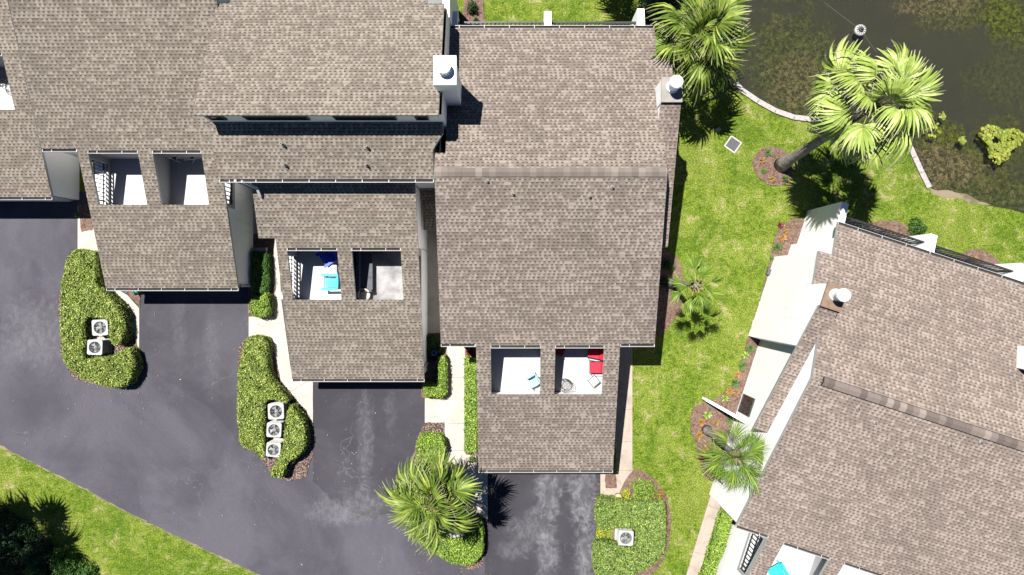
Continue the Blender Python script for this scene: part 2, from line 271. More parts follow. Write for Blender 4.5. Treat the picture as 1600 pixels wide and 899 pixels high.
# ---------------------------------------------------------------- object helpers
def tag(o, label=None, cat=None, group=None, kind=None):
    if label: o['label'] = label
    if cat: o['category'] = cat
    if group: o['group'] = group
    if kind: o['kind'] = kind
    return o
def empty(name, loc):
    o = bpy.data.objects.new(name, None); sc.collection.objects.link(o); o.location = loc; o.empty_display_size = .2; return o
class MB:
    """mesh builder; T maps local coordinates to world metres"""
    def __init__(s, T=None): s.v = []; s.f = []; s.mi = []; s.T = T or (lambda x, y, z: (x, y, z)); s.uv = {}
    def add(s, pts, faces, mi=0, raw=False):
        b = len(s.v); s.v += [p if raw else s.T(*p) for p in pts]
        for f in faces: s.f.append([b + i for i in f]); s.mi.append(mi)
    def box(s, x0, x1, y0, y1, z0, z1, mi=0):
        s.add([(x, y, z) for z in (z0, z1) for y in (y0, y1) for x in (x0, x1)],
              [(0, 2, 3, 1), (4, 5, 7, 6), (0, 1, 5, 4), (2, 6, 7, 3), (0, 4, 6, 2), (1, 3, 7, 5)], mi)
    def bar(s, p0, p1, w, h, mi=0, up=(0, 0, 1)):        # box between two local points (w across, h thick)
        p0, p1 = Vector(p0), Vector(p1); d = (p1 - p0).normalized(); u = Vector(up)
        if abs(d.dot(u)) > .98: u = Vector((1, 0, 0))
        r = d.cross(u).normalized() * (w / 2); u = r.cross(d).normalized() * (h / 2)
        pts = [tuple(p + a * r + b * u) for p in (p0, p1) for a, b in ((-1, -1), (1, -1), (1, 1), (-1, 1))]
        s.add(pts, [(0, 1, 2, 3), (7, 6, 5, 4), (0, 4, 5, 1), (1, 5, 6, 2), (2, 6, 7, 3), (3, 7, 4, 0)], mi)
    def tube(s, pts, rad, n=8, mi=0, cap=True):
        P = [Vector(p) for p in pts]; R = rad if isinstance(rad, (list, tuple)) else [rad] * len(P); out = []
        for i, p in enumerate(P):
            d = (P[min(i + 1, len(P) - 1)] - P[max(i - 1, 0)]).normalized()
            u = Vector((0, 0, 1)) if abs(d.z) < .9 else Vector((1, 0, 0)); r = d.cross(u).normalized(); q = r.cross(d)
            out += [tuple(p + R[i] * (math.cos(t) * r + math.sin(t) * q)) for t in [2 * math.pi * k / n for k in range(n)]]
        fs = [(i * n + k, i * n + (k + 1) % n, (i + 1) * n + (k + 1) % n, (i + 1) * n + k) for i in range(len(P) - 1) for k in range(n)]
        if cap: fs += [tuple(range(n))[::-1], tuple(range((len(P) - 1) * n, len(P) * n))]
        s.add(out, fs, mi)
    def lathe(s, cx, cy, prof, n=20, mi=0):              # prof: (r, z) list
        pts = [(cx + r * math.cos(2 * math.pi * k / n), cy + r * math.sin(2 * math.pi * k / n), z) for r, z in prof for k in range(n)]
        fs = [(i * n + k, i * n + (k + 1) % n, (i + 1) * n + (k + 1) % n, (i + 1) * n + k) for i in range(len(prof) - 1) for k in range(n)]
        fs += [tuple(range(n))[::-1], tuple(range((len(prof) - 1) * n, len(prof) * n))]
        s.add(pts, fs, mi)
    def slab(s, poly, top, bot, holes=(), mi_top=0, mi_side=0, mi_bot=None):   # poly in local xy; top/bot functions (or numbers) of (x, y)
        ft = top if callable(top) else (lambda x, y: top); fb = bot if callable(bot) else (lambda x, y: bot)
        loops = [poly] + list(holes); flat = [q for l in loops for q in l]
        tri = tessellate_polygon([[Vector((x, y, 0)) for x, y in l] for l in loops])
        s.add([(x, y, ft(x, y)) for x, y in flat], tri, mi_top); s.add([(x, y, fb(x, y)) for x, y in flat], [t[::-1] for t in tri], mi_side if mi_bot is None else mi_bot)
        for l in loops:
            n = len(l); s.add([(x, y, ft(x, y)) for x, y in l] + [(x, y, fb(x, y)) for x, y in l], [(i, (i + 1) % n, n + (i + 1) % n, n + i) for i in range(n)], mi_side)
    def build(s, name, mats, parent=None, slope_uv=False, smooth=False, uvs=None):
        me = bpy.data.meshes.new(name); off = Vector(parent.matrix_world.translation if False else parent.location) if parent else Vector((0, 0, 0))
        me.from_pydata([tuple(Vector(p) - off) for p in s.v], [], s.f)
        for m in (mats if isinstance(mats, (list, tuple)) else [mats]): me.materials.append(m)
        me.polygons.foreach_set('material_index', s.mi)
        if smooth: me.polygons.foreach_set('use_smooth', [True] * len(s.f))
        me.update()
        if slope_uv:
            uvl = me.uv_layers.new(name='UVMap')
            for pl in me.polygons:
                nz = pl.normal.copy()
                if nz.z < 0: nz = -nz
                hz = Vector((nz.x, nz.y, 0))
                dn = hz.normalized() if hz.length > 1e-4 else Vector((0, -1, 0))
                ax = Vector((-dn.y, dn.x, 0)); dd = ax.cross(nz).normalized()
                if dd.z > 0: dd = -dd
                for li in pl.loop_indices:
                    co = Vector(s.v[me.loops[li].vertex_index]); uvl.data[li].uv = (co.dot(ax), -co.dot(dd))
        o = bpy.data.objects.new(name, me); sc.collection.objects.link(o)
        if parent: o.parent = parent
        return o
def P(pts): return [((x - 800) * U, -(y - 449.5) * U) for x, y in pts]      # plan polygon -> metres
def smooth(pts, n=6, closed=True):
    out = []; N = len(pts)
    for i in range(N if closed else N - 1):
        g = lambda k: np.array(pts[(i + k) % N] if closed else pts[max(0, min(N - 1, i + k))], float)
        p0, p1, p2, p3 = g(-1), g(0), g(1), g(2)
        for t in np.linspace(0, 1, n, endpoint=False):
            out.append(tuple(.5 * ((2 * p1) + (-p0 + p2) * t + (2 * p0 - 5 * p1 + 4 * p2 - p3) * t * t + (-p0 + 3 * p1 - 3 * p2 + p3) * t ** 3)))
    if not closed: out.append(tuple(pts[-1]))
    return out
def wobble(pts, amp, step=6):
    out = []
    for i in range(len(pts)):
        p, q = np.array(pts[i], float), np.array(pts[(i + 1) % len(pts)], float); L = np.hypot(*(q - p)); k = max(1, int(L / step))
        for j in range(k): out.append(tuple(p + (q - p) * j / k + rng.normal(0, amp, 2)))
    return out

# ---------------------------------------------------------------- ground, pond, road, paths
shore = smooth([(1126, 60), (1128, 104), (1144, 128), (1166, 150), (1210, 175), (1250, 186), (1296, 190), (1345, 205), (1395, 216), (1420, 228), (1436, 262), (1450, 292), (1462, 300), (1500, 302), (1540, 320), (1580, 328), (1640, 345), (1800, 390), (2100, 420), (2300, 0), (2000, -400), (1500, -420), (1200, -330), (1150, -120), (1138, 0)], 5)
ps = P(shore)
g = MB(); g.slab([(-150, -150), (150, -150), (150, 150), (-150, 150)], 0, -.25, holes=[ps]); tag(g.build('ground', M['grass']), kind='structure')
g = MB(); cx = sum(p[0] for p in ps) / len(ps); cy = sum(p[1] for p in ps) / len(ps)
n = len(ps); rings = [(0, 0, .0), (0.05, .03, -.42), (.14, 0, -.62), (1, 0, -.9)]
V = []
for t, _, z in rings[:3]: V += [(x + (cx - x) * t * .5, y + (cy - y) * t * .5, z if z < 0 else -.1) for x, y in ps]
V.append((cx, cy, -.9)); F = []
for r in range(2): F += [(r * n + i, r * n + (i + 1) % n, (r + 1) * n + (i + 1) % n, (r + 1) * n + i) for i in range(n)]
F += [(2 * n + i, 2 * n + (i + 1) % n, 3 * n) for i in range(n)]
g.add(V, F); tag(g.build('pond_bed', M['bed'], smooth=True), kind='structure')
g = MB(); g.slab([(x + (x - cx) * .004, y + (y - cy) * .004) for x, y in ps], -.16, -.17); wo = g.build('pond_water', M['water']); tag(wo, kind='structure')
def sheet(name, pts, z, mat, wob=.5, cat=None, bot=-.02):
    g = MB(); g.slab(P(wobble(pts, wob) if wob else pts), z, bot); return tag(g.build(name, mat), kind='structure')
sheet('sand_bank', smooth([(1450, 292), (1462, 298), (1480, 297), (1495, 302), (1512, 304), (1530, 315), (1548, 320), (1520, 318), (1500, 311), (1482, 309), (1460, 304)], 4), .006, M['sand'])
sheet('road', [(-500, 300), (200, 300), (200, 430), (480, 430), (480, 570), (750, 570), (750, 720), (938, 720), (938, 785), (930, 830), (926, 1000), (640, 1000), (470, 930), (400, 896), (260, 830), (190, 795), (120, 757), (60, 727), (0, 697), (-60, 668), (-500, 480)], .008, M['asphalt'], .35)
sheet('driveway', [(757, 700), (940, 700), (940, 785), (931, 830), (927, 1000), (762, 1000), (757, 890)], .014, M['asphalt_dark'], .4)
sheet('driveway', [(489, 560), (664, 560), (664, 662), (652, 700), (644, 760), (618, 800), (585, 812), (548, 800), (520, 782), (489, 752)], .014, M['asphalt_mid'], .8)
sheet('driveway', [(218, 420), (389, 420), (389, 560), (374, 600), (372, 690), (330, 640), (270, 600), (218, 578)], .011, M['asphalt_mid2'], .8)
sheet('lawn_edge', [(-60, 668), (0, 697), (60, 727), (120, 757), (190, 795), (260, 830), (400, 896), (470, 930), (469, 931.6), (399, 897.5), (259, 831.2), (189, 796.2), (119, 758.2), (59, 728.2), (-1, 698.2), (-61, 669.2)], .012, M['sand'], .8)
def path(name, pts, joints=(), mat='concrete'):
    g = MB(); g.slab(P(pts), .035, -.02); o = tag(g.build(name, M[mat]), kind='structure')
    return o
path('path', [(122, 320), (150, 320), (160, 420), (172, 445), (200, 462), (218, 482), (218, 566), (205, 566), (150, 480), (122, 440)])
path('path', [(389, 440), (389, 300), (430, 300), (440, 470), (455, 580), (489, 580), (489, 668), (470, 668), (420, 570), (389, 540)])
path('path', [(668, 290), (700, 290), (727, 540), (727, 706), (742, 708), (748, 730), (762, 730), (762, 812), (740, 800), (712, 752), (697, 716), (697, 662), (664, 662), (664, 622), (695, 622), (695, 545), (668, 540)])
path('path', [(950, 500), (988, 500), (988, 768), (978, 780), (938, 790), (938, 735), (950, 735)], mat='concrete_old')
path('path', [(1119, 745), (1127, 738), (1152, 783), (1137, 784), (1123, 820), (1103, 874), (1085, 935), (1060, 935), (1072, 899), (1090, 839)], mat='concrete_old')
g = MB()     # joints sawn across the walks, each a thin dark groove strip
for (x0, y0, x1, y1) in [(697, 590, 727, 590), (697, 622, 727, 622), (697, 662, 727, 662), (697, 704, 727, 704), (716, 745, 750, 722), (434, 535, 450, 535), (443, 572, 455, 572), (452, 614, 489, 590), (390, 535, 428, 535),
                         (180, 470, 200, 455), (122, 398, 150, 398), (950, 735, 988, 735), (972, 640, 988, 640), (972, 690, 988, 690), (1083, 862, 1108, 868), (1106, 790, 1134, 800)]:
    (ax_, ay_), (bx_, by_) = P([(x0, y0), (x1, y1)]); g.bar((ax_, ay_, .036), (bx_, by_, .036), .025, .006)
tag(g.build('path_joints', M['boardgrey']), kind='structure')
sheet('kerb_strip', [(695, 545), (698, 545), (698, 712), (695, 712)], .05, M['trim'], 0)
def bedm(pts, mat='mulch', sm_=True, z=.045): return sheet('garden_bed', smooth(pts, 5) if sm_ else pts, z, M[mat], .5)
bedm([(1236, 344), (1212, 368), (1200, 420), (1186, 472), (1168, 530), (1150, 590), (1120, 622), (1086, 636), (1079, 665), (1088, 700), (1102, 745), (1118, 750), (1150, 740), (1180, 660), (1220, 540), (1260, 400), (1262, 350)])
bedm([(1028, 395), (1056, 402), (1066, 430), (1064, 482), (1046, 508), (1028, 524), (1010, 460)])
bedm([(1207, 230), (1228, 238), (1238, 262), (1232, 284), (1205, 290), (1184, 276), (1176, 254), (1188, 234)])
bedm([(986, 738), (1010, 740), (1036, 765), (1047, 800), (1046, 845), (1034, 880), (1008, 905), (960, 925), (960, 800)])
bedm([(738, -60), (752, -60), (756, 20), (758, 50), (720, 60)])
bedm([(1350, 352), (1400, 345), (1425, 368), (1420, 385), (1360, 372)])
bedm([(1500, 398), (1530, 390), (1556, 405), (1560, 425), (1500, 420)])
bedm([(664, 660), (696, 660), (696, 712), (700, 740), (745, 812), (757, 815), (758, 862), (752, 884), (735, 893), (700, 870), (655, 845), (640, 800), (650, 690)], 'gravel', False)
bedm([(372, 545), (385, 527), (425, 527), (440, 600), (478, 640), (489, 668), (489, 712), (478, 745), (452, 752), (430, 745), (400, 708), (374, 690)], 'gravel', False)
bedm([(105, 400), (150, 395), (165, 440), (205, 500), (218, 552), (216, 570), (205, 595), (170, 606), (115, 592), (96, 560), (92, 470)], 'gravel', False)
bedm([(122, 318), (146, 318), (146, 360), (128, 362)], 'mulch', False)
bedm([(388, 365), (428, 365), (428, 495), (388, 495)], 'mulch', False)
bedm([(658, 520), (700, 520), (696, 622), (658, 622)], 'mulch', False)
bedm([(727, 538), (750, 538), (750, 712), (727, 710)], 'mulch', False)
bedm([(946, 700), (963, 700), (963, 762), (946, 762)], 'mulch', False)
bedm([(202, 440), (220, 440), (220, 480), (202, 462)], 'mulch', False)
bedm([(1128, 782), (1152, 784), (1140, 830), (1112, 905), (1104, 935), (1084, 935), (1103, 874)], 'mulch', False)
bedm([(-200, 720), (-40, 770), (0, 800), (60, 835), (150, 899), (200, 935), (200, 1100), (-200, 1100)], 'mulch', False)

# ---------------------------------------------------------------- townhouses (local frame in layout units: u right, v down, h up)
def frame(tx, ty, ang=0, mirror=1):
    c, s = math.cos(ang), math.sin(ang)
    def T(u, v, h):
        u *= mirror
        return ((tx + u * c - v * s) * U, -(ty + u * s + v * c) * U, h * U)
    return T
def rail(T, a_, b_, h0, h1, step=5.6):
    m = MB(T); (x0, y0), (x1, y1) = a_, b_; L = math.hypot(x1 - x0, y1 - y0); n_ = max(2, int(L / step))
    for k in range(n_ + 1):
        t = k / n_; x, y = x0 + (x1 - x0) * t, y0 + (y1 - y0) * t
        big = k % 9 == 0 or k == n_; m.bar((x, y, h0), (x, y, h1), 2.0 if big else 1.25, 2.0 if big else 1.25)
    for h in (h0 + 3, h1): m.bar((x0, y0, h), (x1, y1, h), 1.8, 1.4)
    return m
def wallring(m, poly, bot, top, mi=0):
    f = top if callable(top) else (lambda x, y: top)
    pts = []
    for i in range(len(poly)):
        (x0, y0), (x1, y1) = poly[i], poly[(i + 1) % len(poly)]
        k = max(1, int(abs(y1 - y0) / 20)) if callable(top) else 1
        for j in range(k): pts.append((x0 + (x1 - x0) * j / k, y0 + (y1 - y0) * j / k))
    n_ = len(pts); m.add([(x, y, bot) for x, y in pts] + [(x, y, f(x, y)) for x, y in pts], [(i, (i + 1) % n_, n_ + (i + 1) % n_, n_ + i) for i in range(n_)], mi)
def gutter(T, root, x0, x1, y, h, side=1):
    m = MB(T); d = 3.8 * side
    m.box(x0, x1, min(y, y + d), max(y, y + d), h - 4.5, h - 3.6, 0); m.box(x0, x1, min(y + d * .85, y + d), max(y + d * .85, y + d), h - 3.6, h - 1.0, 0)
    m.box(x0, x1, min(y + d * .1, y + d * .78), max(y + d * .1, y + d * .78), h - 3.55, h - 3.1, 1)
    x = x0 + 12
    while x < x1: m.box(x, x + .9, min(y, y + d), max(y, y + d), h - 1.6, h - 1.1, 0); x += 34
    m.box(x0, x0 + .8, min(y, y + d), max(y, y + d), h - 3.6, h - .6); m.box(x1 - .8, x1, min(y, y + d), max(y, y + d), h - 3.6, h - .6)
    m.build('gutter', [M['trim'], M['gutter_dark']], root)
def window(T, root, axis, c, a0, a1, h0, h1, out=1, panes=2):
    """axis 'u': window on a wall facing along u at u=c spanning v a0..a1; axis 'v': on v=c spanning u a0..a1"""
    m = MB(T); g_ = MB(T); d = 2.2 * out
    def B(mm, p0, p1, q0, q1, e0, e1):
        lo, hi = min(c + e0 * out, c + e1 * out), max(c + e0 * out, c + e1 * out)
        if axis == 'u': mm.box(lo, hi, p0, p1, q0, q1)
        else: mm.box(p0, p1, lo, hi, q0, q1)
    w_ = 1.8
    B(m, a0, a1, h0, h0 + w_, .1, 2); B(m, a0, a1, h1 - w_, h1, .1, 2)
    for k in range(panes + 1):
        x = a0 + (a1 - a0 - w_) * k / panes; B(m, x, x + w_, h0 + w_, h1 - w_, .1, 1.9)
    fr = m.build('window', M['bronze'], root)
    g_ = MB(T); B(g_, a0 + w_, a1 - w_, h0 + w_, h1 - w_, .15, .9); pn = g_.build('pane', M['glass'])
    for v_ in pn.data.vertices: v_.co -= root.location
    pn.parent = fr
def pipe(T, root, x, y, h, mat='metal', r=1.5, L=9):
    m = MB(T); m.lathe(x, y, [(3.2, h - 1.5), (2.8, h + 1.2), (r + .4, h + 2.2), (r, h + 3), (r, h + L), (r * .7, h + L), (r * .7, h + L - 2)], 12); m.build('vent_pipe', M[mat], root)
def ridge_caps(T, root, x0, x1, y, h, slope=.35, strong=False):
    m = MB(T); x = x0; i = 0
    mats = plain_caps[4:] if strong else plain_caps[:4]
    while x < x1:
        L = min(8.5, x1 - x); lift = .5 + .35 * (i % 2); k = random.randrange(4)
        m.add([(x, y - 5.5, h - 5.5 * slope + lift + .6), (x + L, y - 5.5, h - 5.5 * slope + lift + .6), (x, y, h + 1.1 + lift), (x + L, y, h + 1.1 + lift), (x, y + 5.5, h - 5.5 * slope + lift + .6), (x + L, y + 5.5, h - 5.5 * slope + lift + .6),
               (x, y - 5.5, h - 5.5 * slope - 1), (x + L, y - 5.5, h - 5.5 * slope - 1), (x, y + 5.5, h - 5.5 * slope - 1), (x + L, y + 5.5, h - 5.5 * slope - 1)],
              [(0, 1, 3, 2), (2, 3, 5, 4), (6, 7, 1, 0), (4, 5, 9, 8), (0, 2, 4, 8, 6), (1, 7, 9, 5, 3)], k)
        x += L; i += 1
    m.build('ridge_cap', mats, root)
plain_caps = [plain('ridge_shingle', c_, .93, .15, 30, bump=.4) for c_ in [(.13, .112, .097), (.16, .138, .12), (.20, .172, .15), (.145, .125, .108), (.10, .080, .070), (.16, .13, .115), (.23, .19, .168), (.12, .097, .086)]]
def holes(d): return [[(x + d, y) for x, y in l] for l in HOLES]
HOLES = [[(-29, 79), (39.3, 79), (39.3, 150), (-29, 150)], [(59.2, 79), (126, 79), (126, 150), (59.2, 150)]]
def hG(u, v): return 70 + .35 * (267 - v)
def garage(T, root, v0, gr, gw, white, wall, balc=True):
    """garage wing with roof deck: shared by both house kinds; v0 = where it meets the main block"""
    m = MB(T)
    wallring(m, [(-45, v0), (gw, v0), (gw, 77), (-45, 77)], -2, lambda u, v: hG(u, v) - 5)      # part beside the main block
    wallring(m, [(-45, 76), (gw, 76), (gw, 262), (-45, 262)], -2, 71)
    # attic part in front of the deck
    wallring(m, [(-45, 152), (gw, 152), (gw, 262), (-45, 262)], 71, lambda u, v: hG(u, v) - 5)
    m.build('wall', wall, root); m = MB(T)
    # deck side walls with rail openings (v 87..147)
    for x0, x1 in ((-45, -41), (gw - 4, gw)):
        m.slab([(x0, 77), (x1, 77), (x1, 87), (x0, 87)], lambda u, v: hG(u, v) - 5, 71)
        m.slab([(x0, 147), (x1, 147), (x1, 152), (x0, 152)], lambda u, v: hG(u, v) - 5, 71)
        m.slab([(x0, 87), (x1, 87), (x1, 147), (x0, 147)], 77, 71)
        m.slab([(x0, 87), (x1, 87), (x1, 147), (x0, 147)], lambda u, v: hG(u, v) - 5, lambda u, v: hG(u, v) - 13)
    m.slab([(41, 78), (46, 78), (46, 152), (41, 152)], lambda u, v: hG(u, v) - 5, 72)
    wallring(m, [(-40, 77.4), (gw - 5, 77.4), (gw - 5, 78.4), (-40, 78.4)], 72, 131)
    m.build('deck_wall', M['shaded_white'], root)
    m = MB(T); m.box(-44, gw - .5, 77.5, 151.5, 70.5, 72); m.build('deck', M['deck'], root)
    if white is not None and gr < 146: m = MB(T); m.box(-64, -45.2, 84, 150, 66, 71); m.build('ledge', M['white'], root)
    for x in (-46.2, gw - 2): rail(T, (x, 87), (x, 147), 77, 106).build('railing', M['black'], root)
    # garage door in the front wall
    m = MB(T); a0, a1 = -34, gw - 12
    m.box(a0 - 4, a1 + 4, 262.1, 263.6, 0, 62); fr = m.build('door_frame', M['trim'], root)
    m = MB(T)
    for r_ in range(4):
        for k in range(8):
            w_ = (a1 - a0) / 8; m.box(a0 + k * w_ + .8, a0 + (k + 1) * w_ - .8, 263.6, 265, r_ * 14.5 + 1.5, r_ * 14.5 + 14)
    m.box(a0, a1, 263.6, 264.2, .2, 59); m.build('garage_door', M['door'], root)
    gutter(T, root, -49, gr, 267.2, 69.5)
def house_c(T, root, gr=147.5, gw=146, ru=194.5, bay=True, wall=None, shm=None, caps=(-97, 194), ho=0, lu=-97):
    wall = wall or M['white']; shm = shm or M['shingle']
    hS = lambda u, v: 214 - .35 * (v + 144) + (0) ; hN = lambda u, v: 214 - .35 * (-144 - v)
    k = (hS(0, 267) - 70)
    hS = lambda u, v: hG(u, v)
    hr = hG(0, -144); hN = lambda u, v: hr - .35 * (-144 - v)
    m = MB(T)
    m.slab([(lu, -144), (ru, -144), (ru, 77), (gr, 77), (gr, 267), (-49, 267), (-49, 77), (lu, 77)], hS, lambda u, v: hS(u, v) - 5, holes(ho), 0, 1, 2)
    if bay: npoly = [(lu, -144), (lu, -170), (lu + 13, -170), (lu + 13, -352), (193, -352), (193, -307), (212.5, -307), (212.5, -261), (ru, -261), (ru, -144)]
    else: npoly = [(-97, -144), (-97, -170), (-84, -170), (-84, -352), (ru, -352), (ru, -144)]
    m.slab(npoly, hN, lambda u, v: hN(u, v) - 5, (), 0, 1, 2)
    m.build('roof', [shm, M['trim'], M['soffit']], root, slope_uv=True)
    ridge_caps(T, root, caps[0], caps[1], -144, hr + .4, strong=lu < -100)
    top = lambda u, v: (hS(u, v) if v > -144 else hN(u, v)) - 5
    m = MB(T); wr = ru - 1.5
    wl = lu + 5; wallring(m, [(wl, -332), (wr, -332), (wr, -144), (wl, -144)], -2, top); wallring(m, [(wl, -144), (wr, -144), (wr, 75), (wl, 75)], -2, top)
    if bay:
        wallring(m, [(wr - 2, -306), (211.8, -306), (211.8, -261), (wr - 2, -261)], -2, lambda u, v: hN(u, v) - 5)
        st = lambda u, v: 208 - (v + 233) * .415
        wallring(m, [(wr - 2, -261), (211.8, -261), (211.8, -232.6), (wr - 2, -232.6)], -2, 150)
        wallring(m, [(wr - 2, -232.6), (211.8, -232.6), (211.8, -177), (wr - 2, -177)], -2, lambda u, v: st(u, v) - 4)
    if bay: wallring(m, [(188.5, -262), (wr, -262), (wr, -202), (188.5, -202)], 150, lambda u, v: min(204, 204 - (v + 233) * .415))
    for u0, u1, vn in ((175, 185, -390), (45, 55, -386), (-84, -76, -386)):
        m.slab([(u0, vn), (u1, vn), (u1, -330), (u0, -330)], lambda u, v: 112 + .35 * (v + 390) * .6, -2)
    m.build('wall', wall, root)
    m = MB(T); m.box(-80, 180, -376, -332, 68, 72); m.build('balcony', M['deck'], root)
    for u0, u1 in ((-76, 45), (55, 175)):
        rl = rail(T, (u0, -374), (u1, -374), 73, 104); rl.bar((u0, -374, 99), (u1, -374, 99), 1.2, 1.2); rl.build('railing', M['black'], root)
        window(T, root, 'v', -332, u0 + 15, u1 - 15, 76, 130, -1, 3)
    gutter(T, root, lu + 13, 193 if bay else ru, -352.2, hN(0, -352), -1)
    for x0, x1 in ((lu, -49.5), (-29 + ho, 39.3 + ho), (59.2 + ho, 126 + ho), (gr + .5, ru)): gutter(T, root, x0, x1, 77.2 if x0 < -60 or x1 == ru else 79.2, hS(0, 78) - .3)
    if bay:
        st = lambda u, v: 209 - (v + 233) * .415
        m = MB(T); m.slab([(187, -232), (212.5, -232), (212.5, -55), (wr + .6, -55), (wr + .6, -197), (187, -197)], st, lambda u, v: st(u, v) - 4, (), 0, 1)
        m.build('bay_roof', [M['shingle_side'], M['trim']], root, slope_uv=True)
        m = MB(T); m.box(187.5, 211.8, -261.2, -232.6, 150, 212); ch = m.build('chimney', wall, root)
        def sub(mm, nm, mat):
            o = mm.build(nm, mat, root, smooth=False); o.parent = ch; return o
        m = MB(T); m.box(186.5, 212.8, -263, -231.6, 212, 214); sub(m, 'cap', M['metal'] if lu > -100 else M['brownmetal'])
        m = MB(T); m.lathe(200, -250, [(7.6, 214), (7.6, 217), (6.2, 218), (6.2, 232), (8.2, 233), (8.2, 238), (7.4, 239.5), (3, 240.4)], 24); sub(m, 'flue', M['whitemetal'])
    garage(T, root, 70, gr, gw, wall, wall)
    for x, y in ((-31, -133), (126, -126), (1, -118), (98, -115)): pipe(T, root, x, y, hS(x, y), r=1.2, L=7)
def house_b(T, root, gr=144, gw=140, wall=None, shm=None, ho=-6):
    wall = wall or M['white']; shm = shm or M['shingle']
    lo = lambda u, v: 195 + .35 * (-5.5 - v); hi = lambda u, v: 259 - .42 * (-71 - v)
    m = MB(T)
    m.slab([(-104, -78), (186, -78), (186, -60), (172, -40), (172, -5.5), (-104, -5.5)], lo, lambda u, v: lo(u, v) - 5, (), 0, 1)
    m.slab([(-106.5, -71), (185, -71), (185, -231), (163, -231), (163, -237), (-90, -237), (-90, -231), (-106.5, -231)], hi, lambda u, v: hi(u, v) - 5, (), 0, 1)
    m.slab([(-72, -6), (gr, -6), (gr, 267), (-49, 267), (-49, 66), (-72, 66)], hG, lambda u, v: hG(u, v) - 5, holes(ho), 0, 1, 2)
    m.build('roof', [shm, M['trim'], M['soffit']], root, slope_uv=True)
    m = MB(T)
    wallring(m, [(-101, -73), (188, -73), (188, -226), (-101, -226)], -2, lambda u, v: hi(u, v) - 4)
    wallring(m, [(-101, -73), (171, -73), (171, -9), (-101, -9)], -2, lambda u, v: lo(u, v) - 4)
    m.slab([(180, -300), (189, -300), (189, -226), (180, -226)], 160, -2)
    m.build('wall', wall, root)
    m = MB(T); m.slab([(-95, -300), (179, -300), (179, -228), (-95, -228)], 150, 146); m.build('recess_shade', M['black'], root)  # added black slab standing in for the shade of the recessed corners
    for a0, a1 in ((-95, -75), (-51, 26), (57, 132), (155, 171)):
        if a1 - a0 > 8: window(T, root, 'v', -73, a0, a1, 233, 250, 1, max(1, int((a1 - a0) / 45)))
    window(T, root, 'v', -73, 150, 170, 230, 246, 1, 1) if False else None
    gutter(T, root, -102, 172, -5.2, 194.6); gutter(T, root, -90, 163, -237.2, hi(0, -237), -1)
    # square stack on the right-hand wall
    m = MB(T); m.box(182, 206, -134, -103, 0, 266); ch = m.build('chimney', wall, root)
    m = MB(T); m.slab([(181, -135.5), (207.5, -135.5), (207.5, -101.5), (181, -101.5)], 277, 266); o = m.build('cap', M['white'], root); o.parent = ch
    m = MB(T); m.lathe(194, -119, [(8, 277), (8, 279), (7, 279.5), (7, 286), (8.6, 287), (8, 289.5), (1, 290.5)], 28); o = m.build('flue', M['whitemetal'], root); o.parent = ch
    m = MB(T); m.bar((-82, -3.5, 194), (-82, -3.5, 152 + 14), 3, 3); m.bar((-82, -3.5, 166), (-70, 2, 162), 3, 3); m.build('downspout', M['trim'], root)
    m = MB(T); m.bar((-74, -2.8, 193), (-62, 3, 172), 3.2, 3.2); m.bar((-62, 3, 172), (-61, 12, 163), 3.2, 3.2); m.build('downspout', M['trim'], root)
    for x0, x1 in ((-29 + ho, 39.3 + ho), (59.2 + ho, 126 + ho)): gutter(T, root, x0, x1, 79.2, hG(0, 78) - .3)
    garage(T, root, -6, gr, gw, wall, wall)
    m = MB(T); wallring(m, [(-68, -5), (-45, -5), (-45, 10), (-68, 10)], -2, lambda u, v: hG(u, v) - 5); m.build('entry_wall', wall, root)
    for x, y in ((-15, -46), (-15, -22), (90, -43), (88, -22)): pipe(T, root, x, y, lo(x, y), r=1.5, L=10)

def root_at(name, T, u, v, label, cat='townhouse', group='brown roofed townhouses'):
    o = empty(name, T(u, v, 0)); return tag(o, label, cat, group)
TC = frame(0, 0); TB = frame(-272, -133); TA = frame(-544, -266); T0 = frame(-816, -399)
c_, s_ = .957891, .313608; ang = math.atan2(s_, c_); nn = math.hypot(c_, s_)
def TD(u, v, h): return ((516.5 - u * c_ - v * s_) * U, -(311.5 - u * s_ + v * c_) * U, h * U)
rC = root_at('townhouse', TC, 50, 0, 'middle townhouse with one wide gabled tan roof and a white flue at its right edge', group='townhouses with gabled shingle roofs')
house_c(TC, rC, shm=M['shingle_c'])
rB = root_at('townhouse', TB, 50, 0, 'townhouse with raised clerestory roof and tall white square chimney beside the lower lean-to roof', group='townhouses with raised clerestory roofs')
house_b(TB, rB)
rA = root_at('townhouse', TA, 50, 0, 'townhouse whose garage wing roof ends above the driveway with the green hose reel', group='townhouses with gabled shingle roofs')
house_c(TA, rA, gr=144, gw=140, ru=168, bay=False, caps=(-97, 168), ho=-6)
r0 = root_at('townhouse', T0, 50, 0, 'townhouse cut off at the left edge, its garage roof over the far left driveway', group='townhouses with raised clerestory roofs')
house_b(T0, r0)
rD = root_at('townhouse', TD, 50, 0, 'turned townhouse at right with bright white side walls and dark edged ridge cap', group='townhouses with gabled shingle roofs')
house_c(TD, rD, gr=147.5, gw=147, shm=M['shingle_side'], caps=(-225, 180), lu=-235)
window(TD, rD, 'u', 193, -90, -62, 10, 58, 1, 2)
m = MB(TD); m.bar((181, -149.8, 212.6), (-225, -149.8, 212.6), .7, .7); m.bar((181, -138.0, 212.6), (-225, -138.0, 212.6), .7, .7); m.bar((181, -149.8, 212.6), (181, -144, 215.2), .9, .9); m.bar((181, -144, 215.2), (181, -138.0, 212.6), .9, .9); m.build('ridge_edging', M['black'], rD)
m = MB(TD); m.slab([(196, -56), (250, -66), (250, -62), (196, -51)], lambda u, v: 58 - (u - 196) * .72, -1)
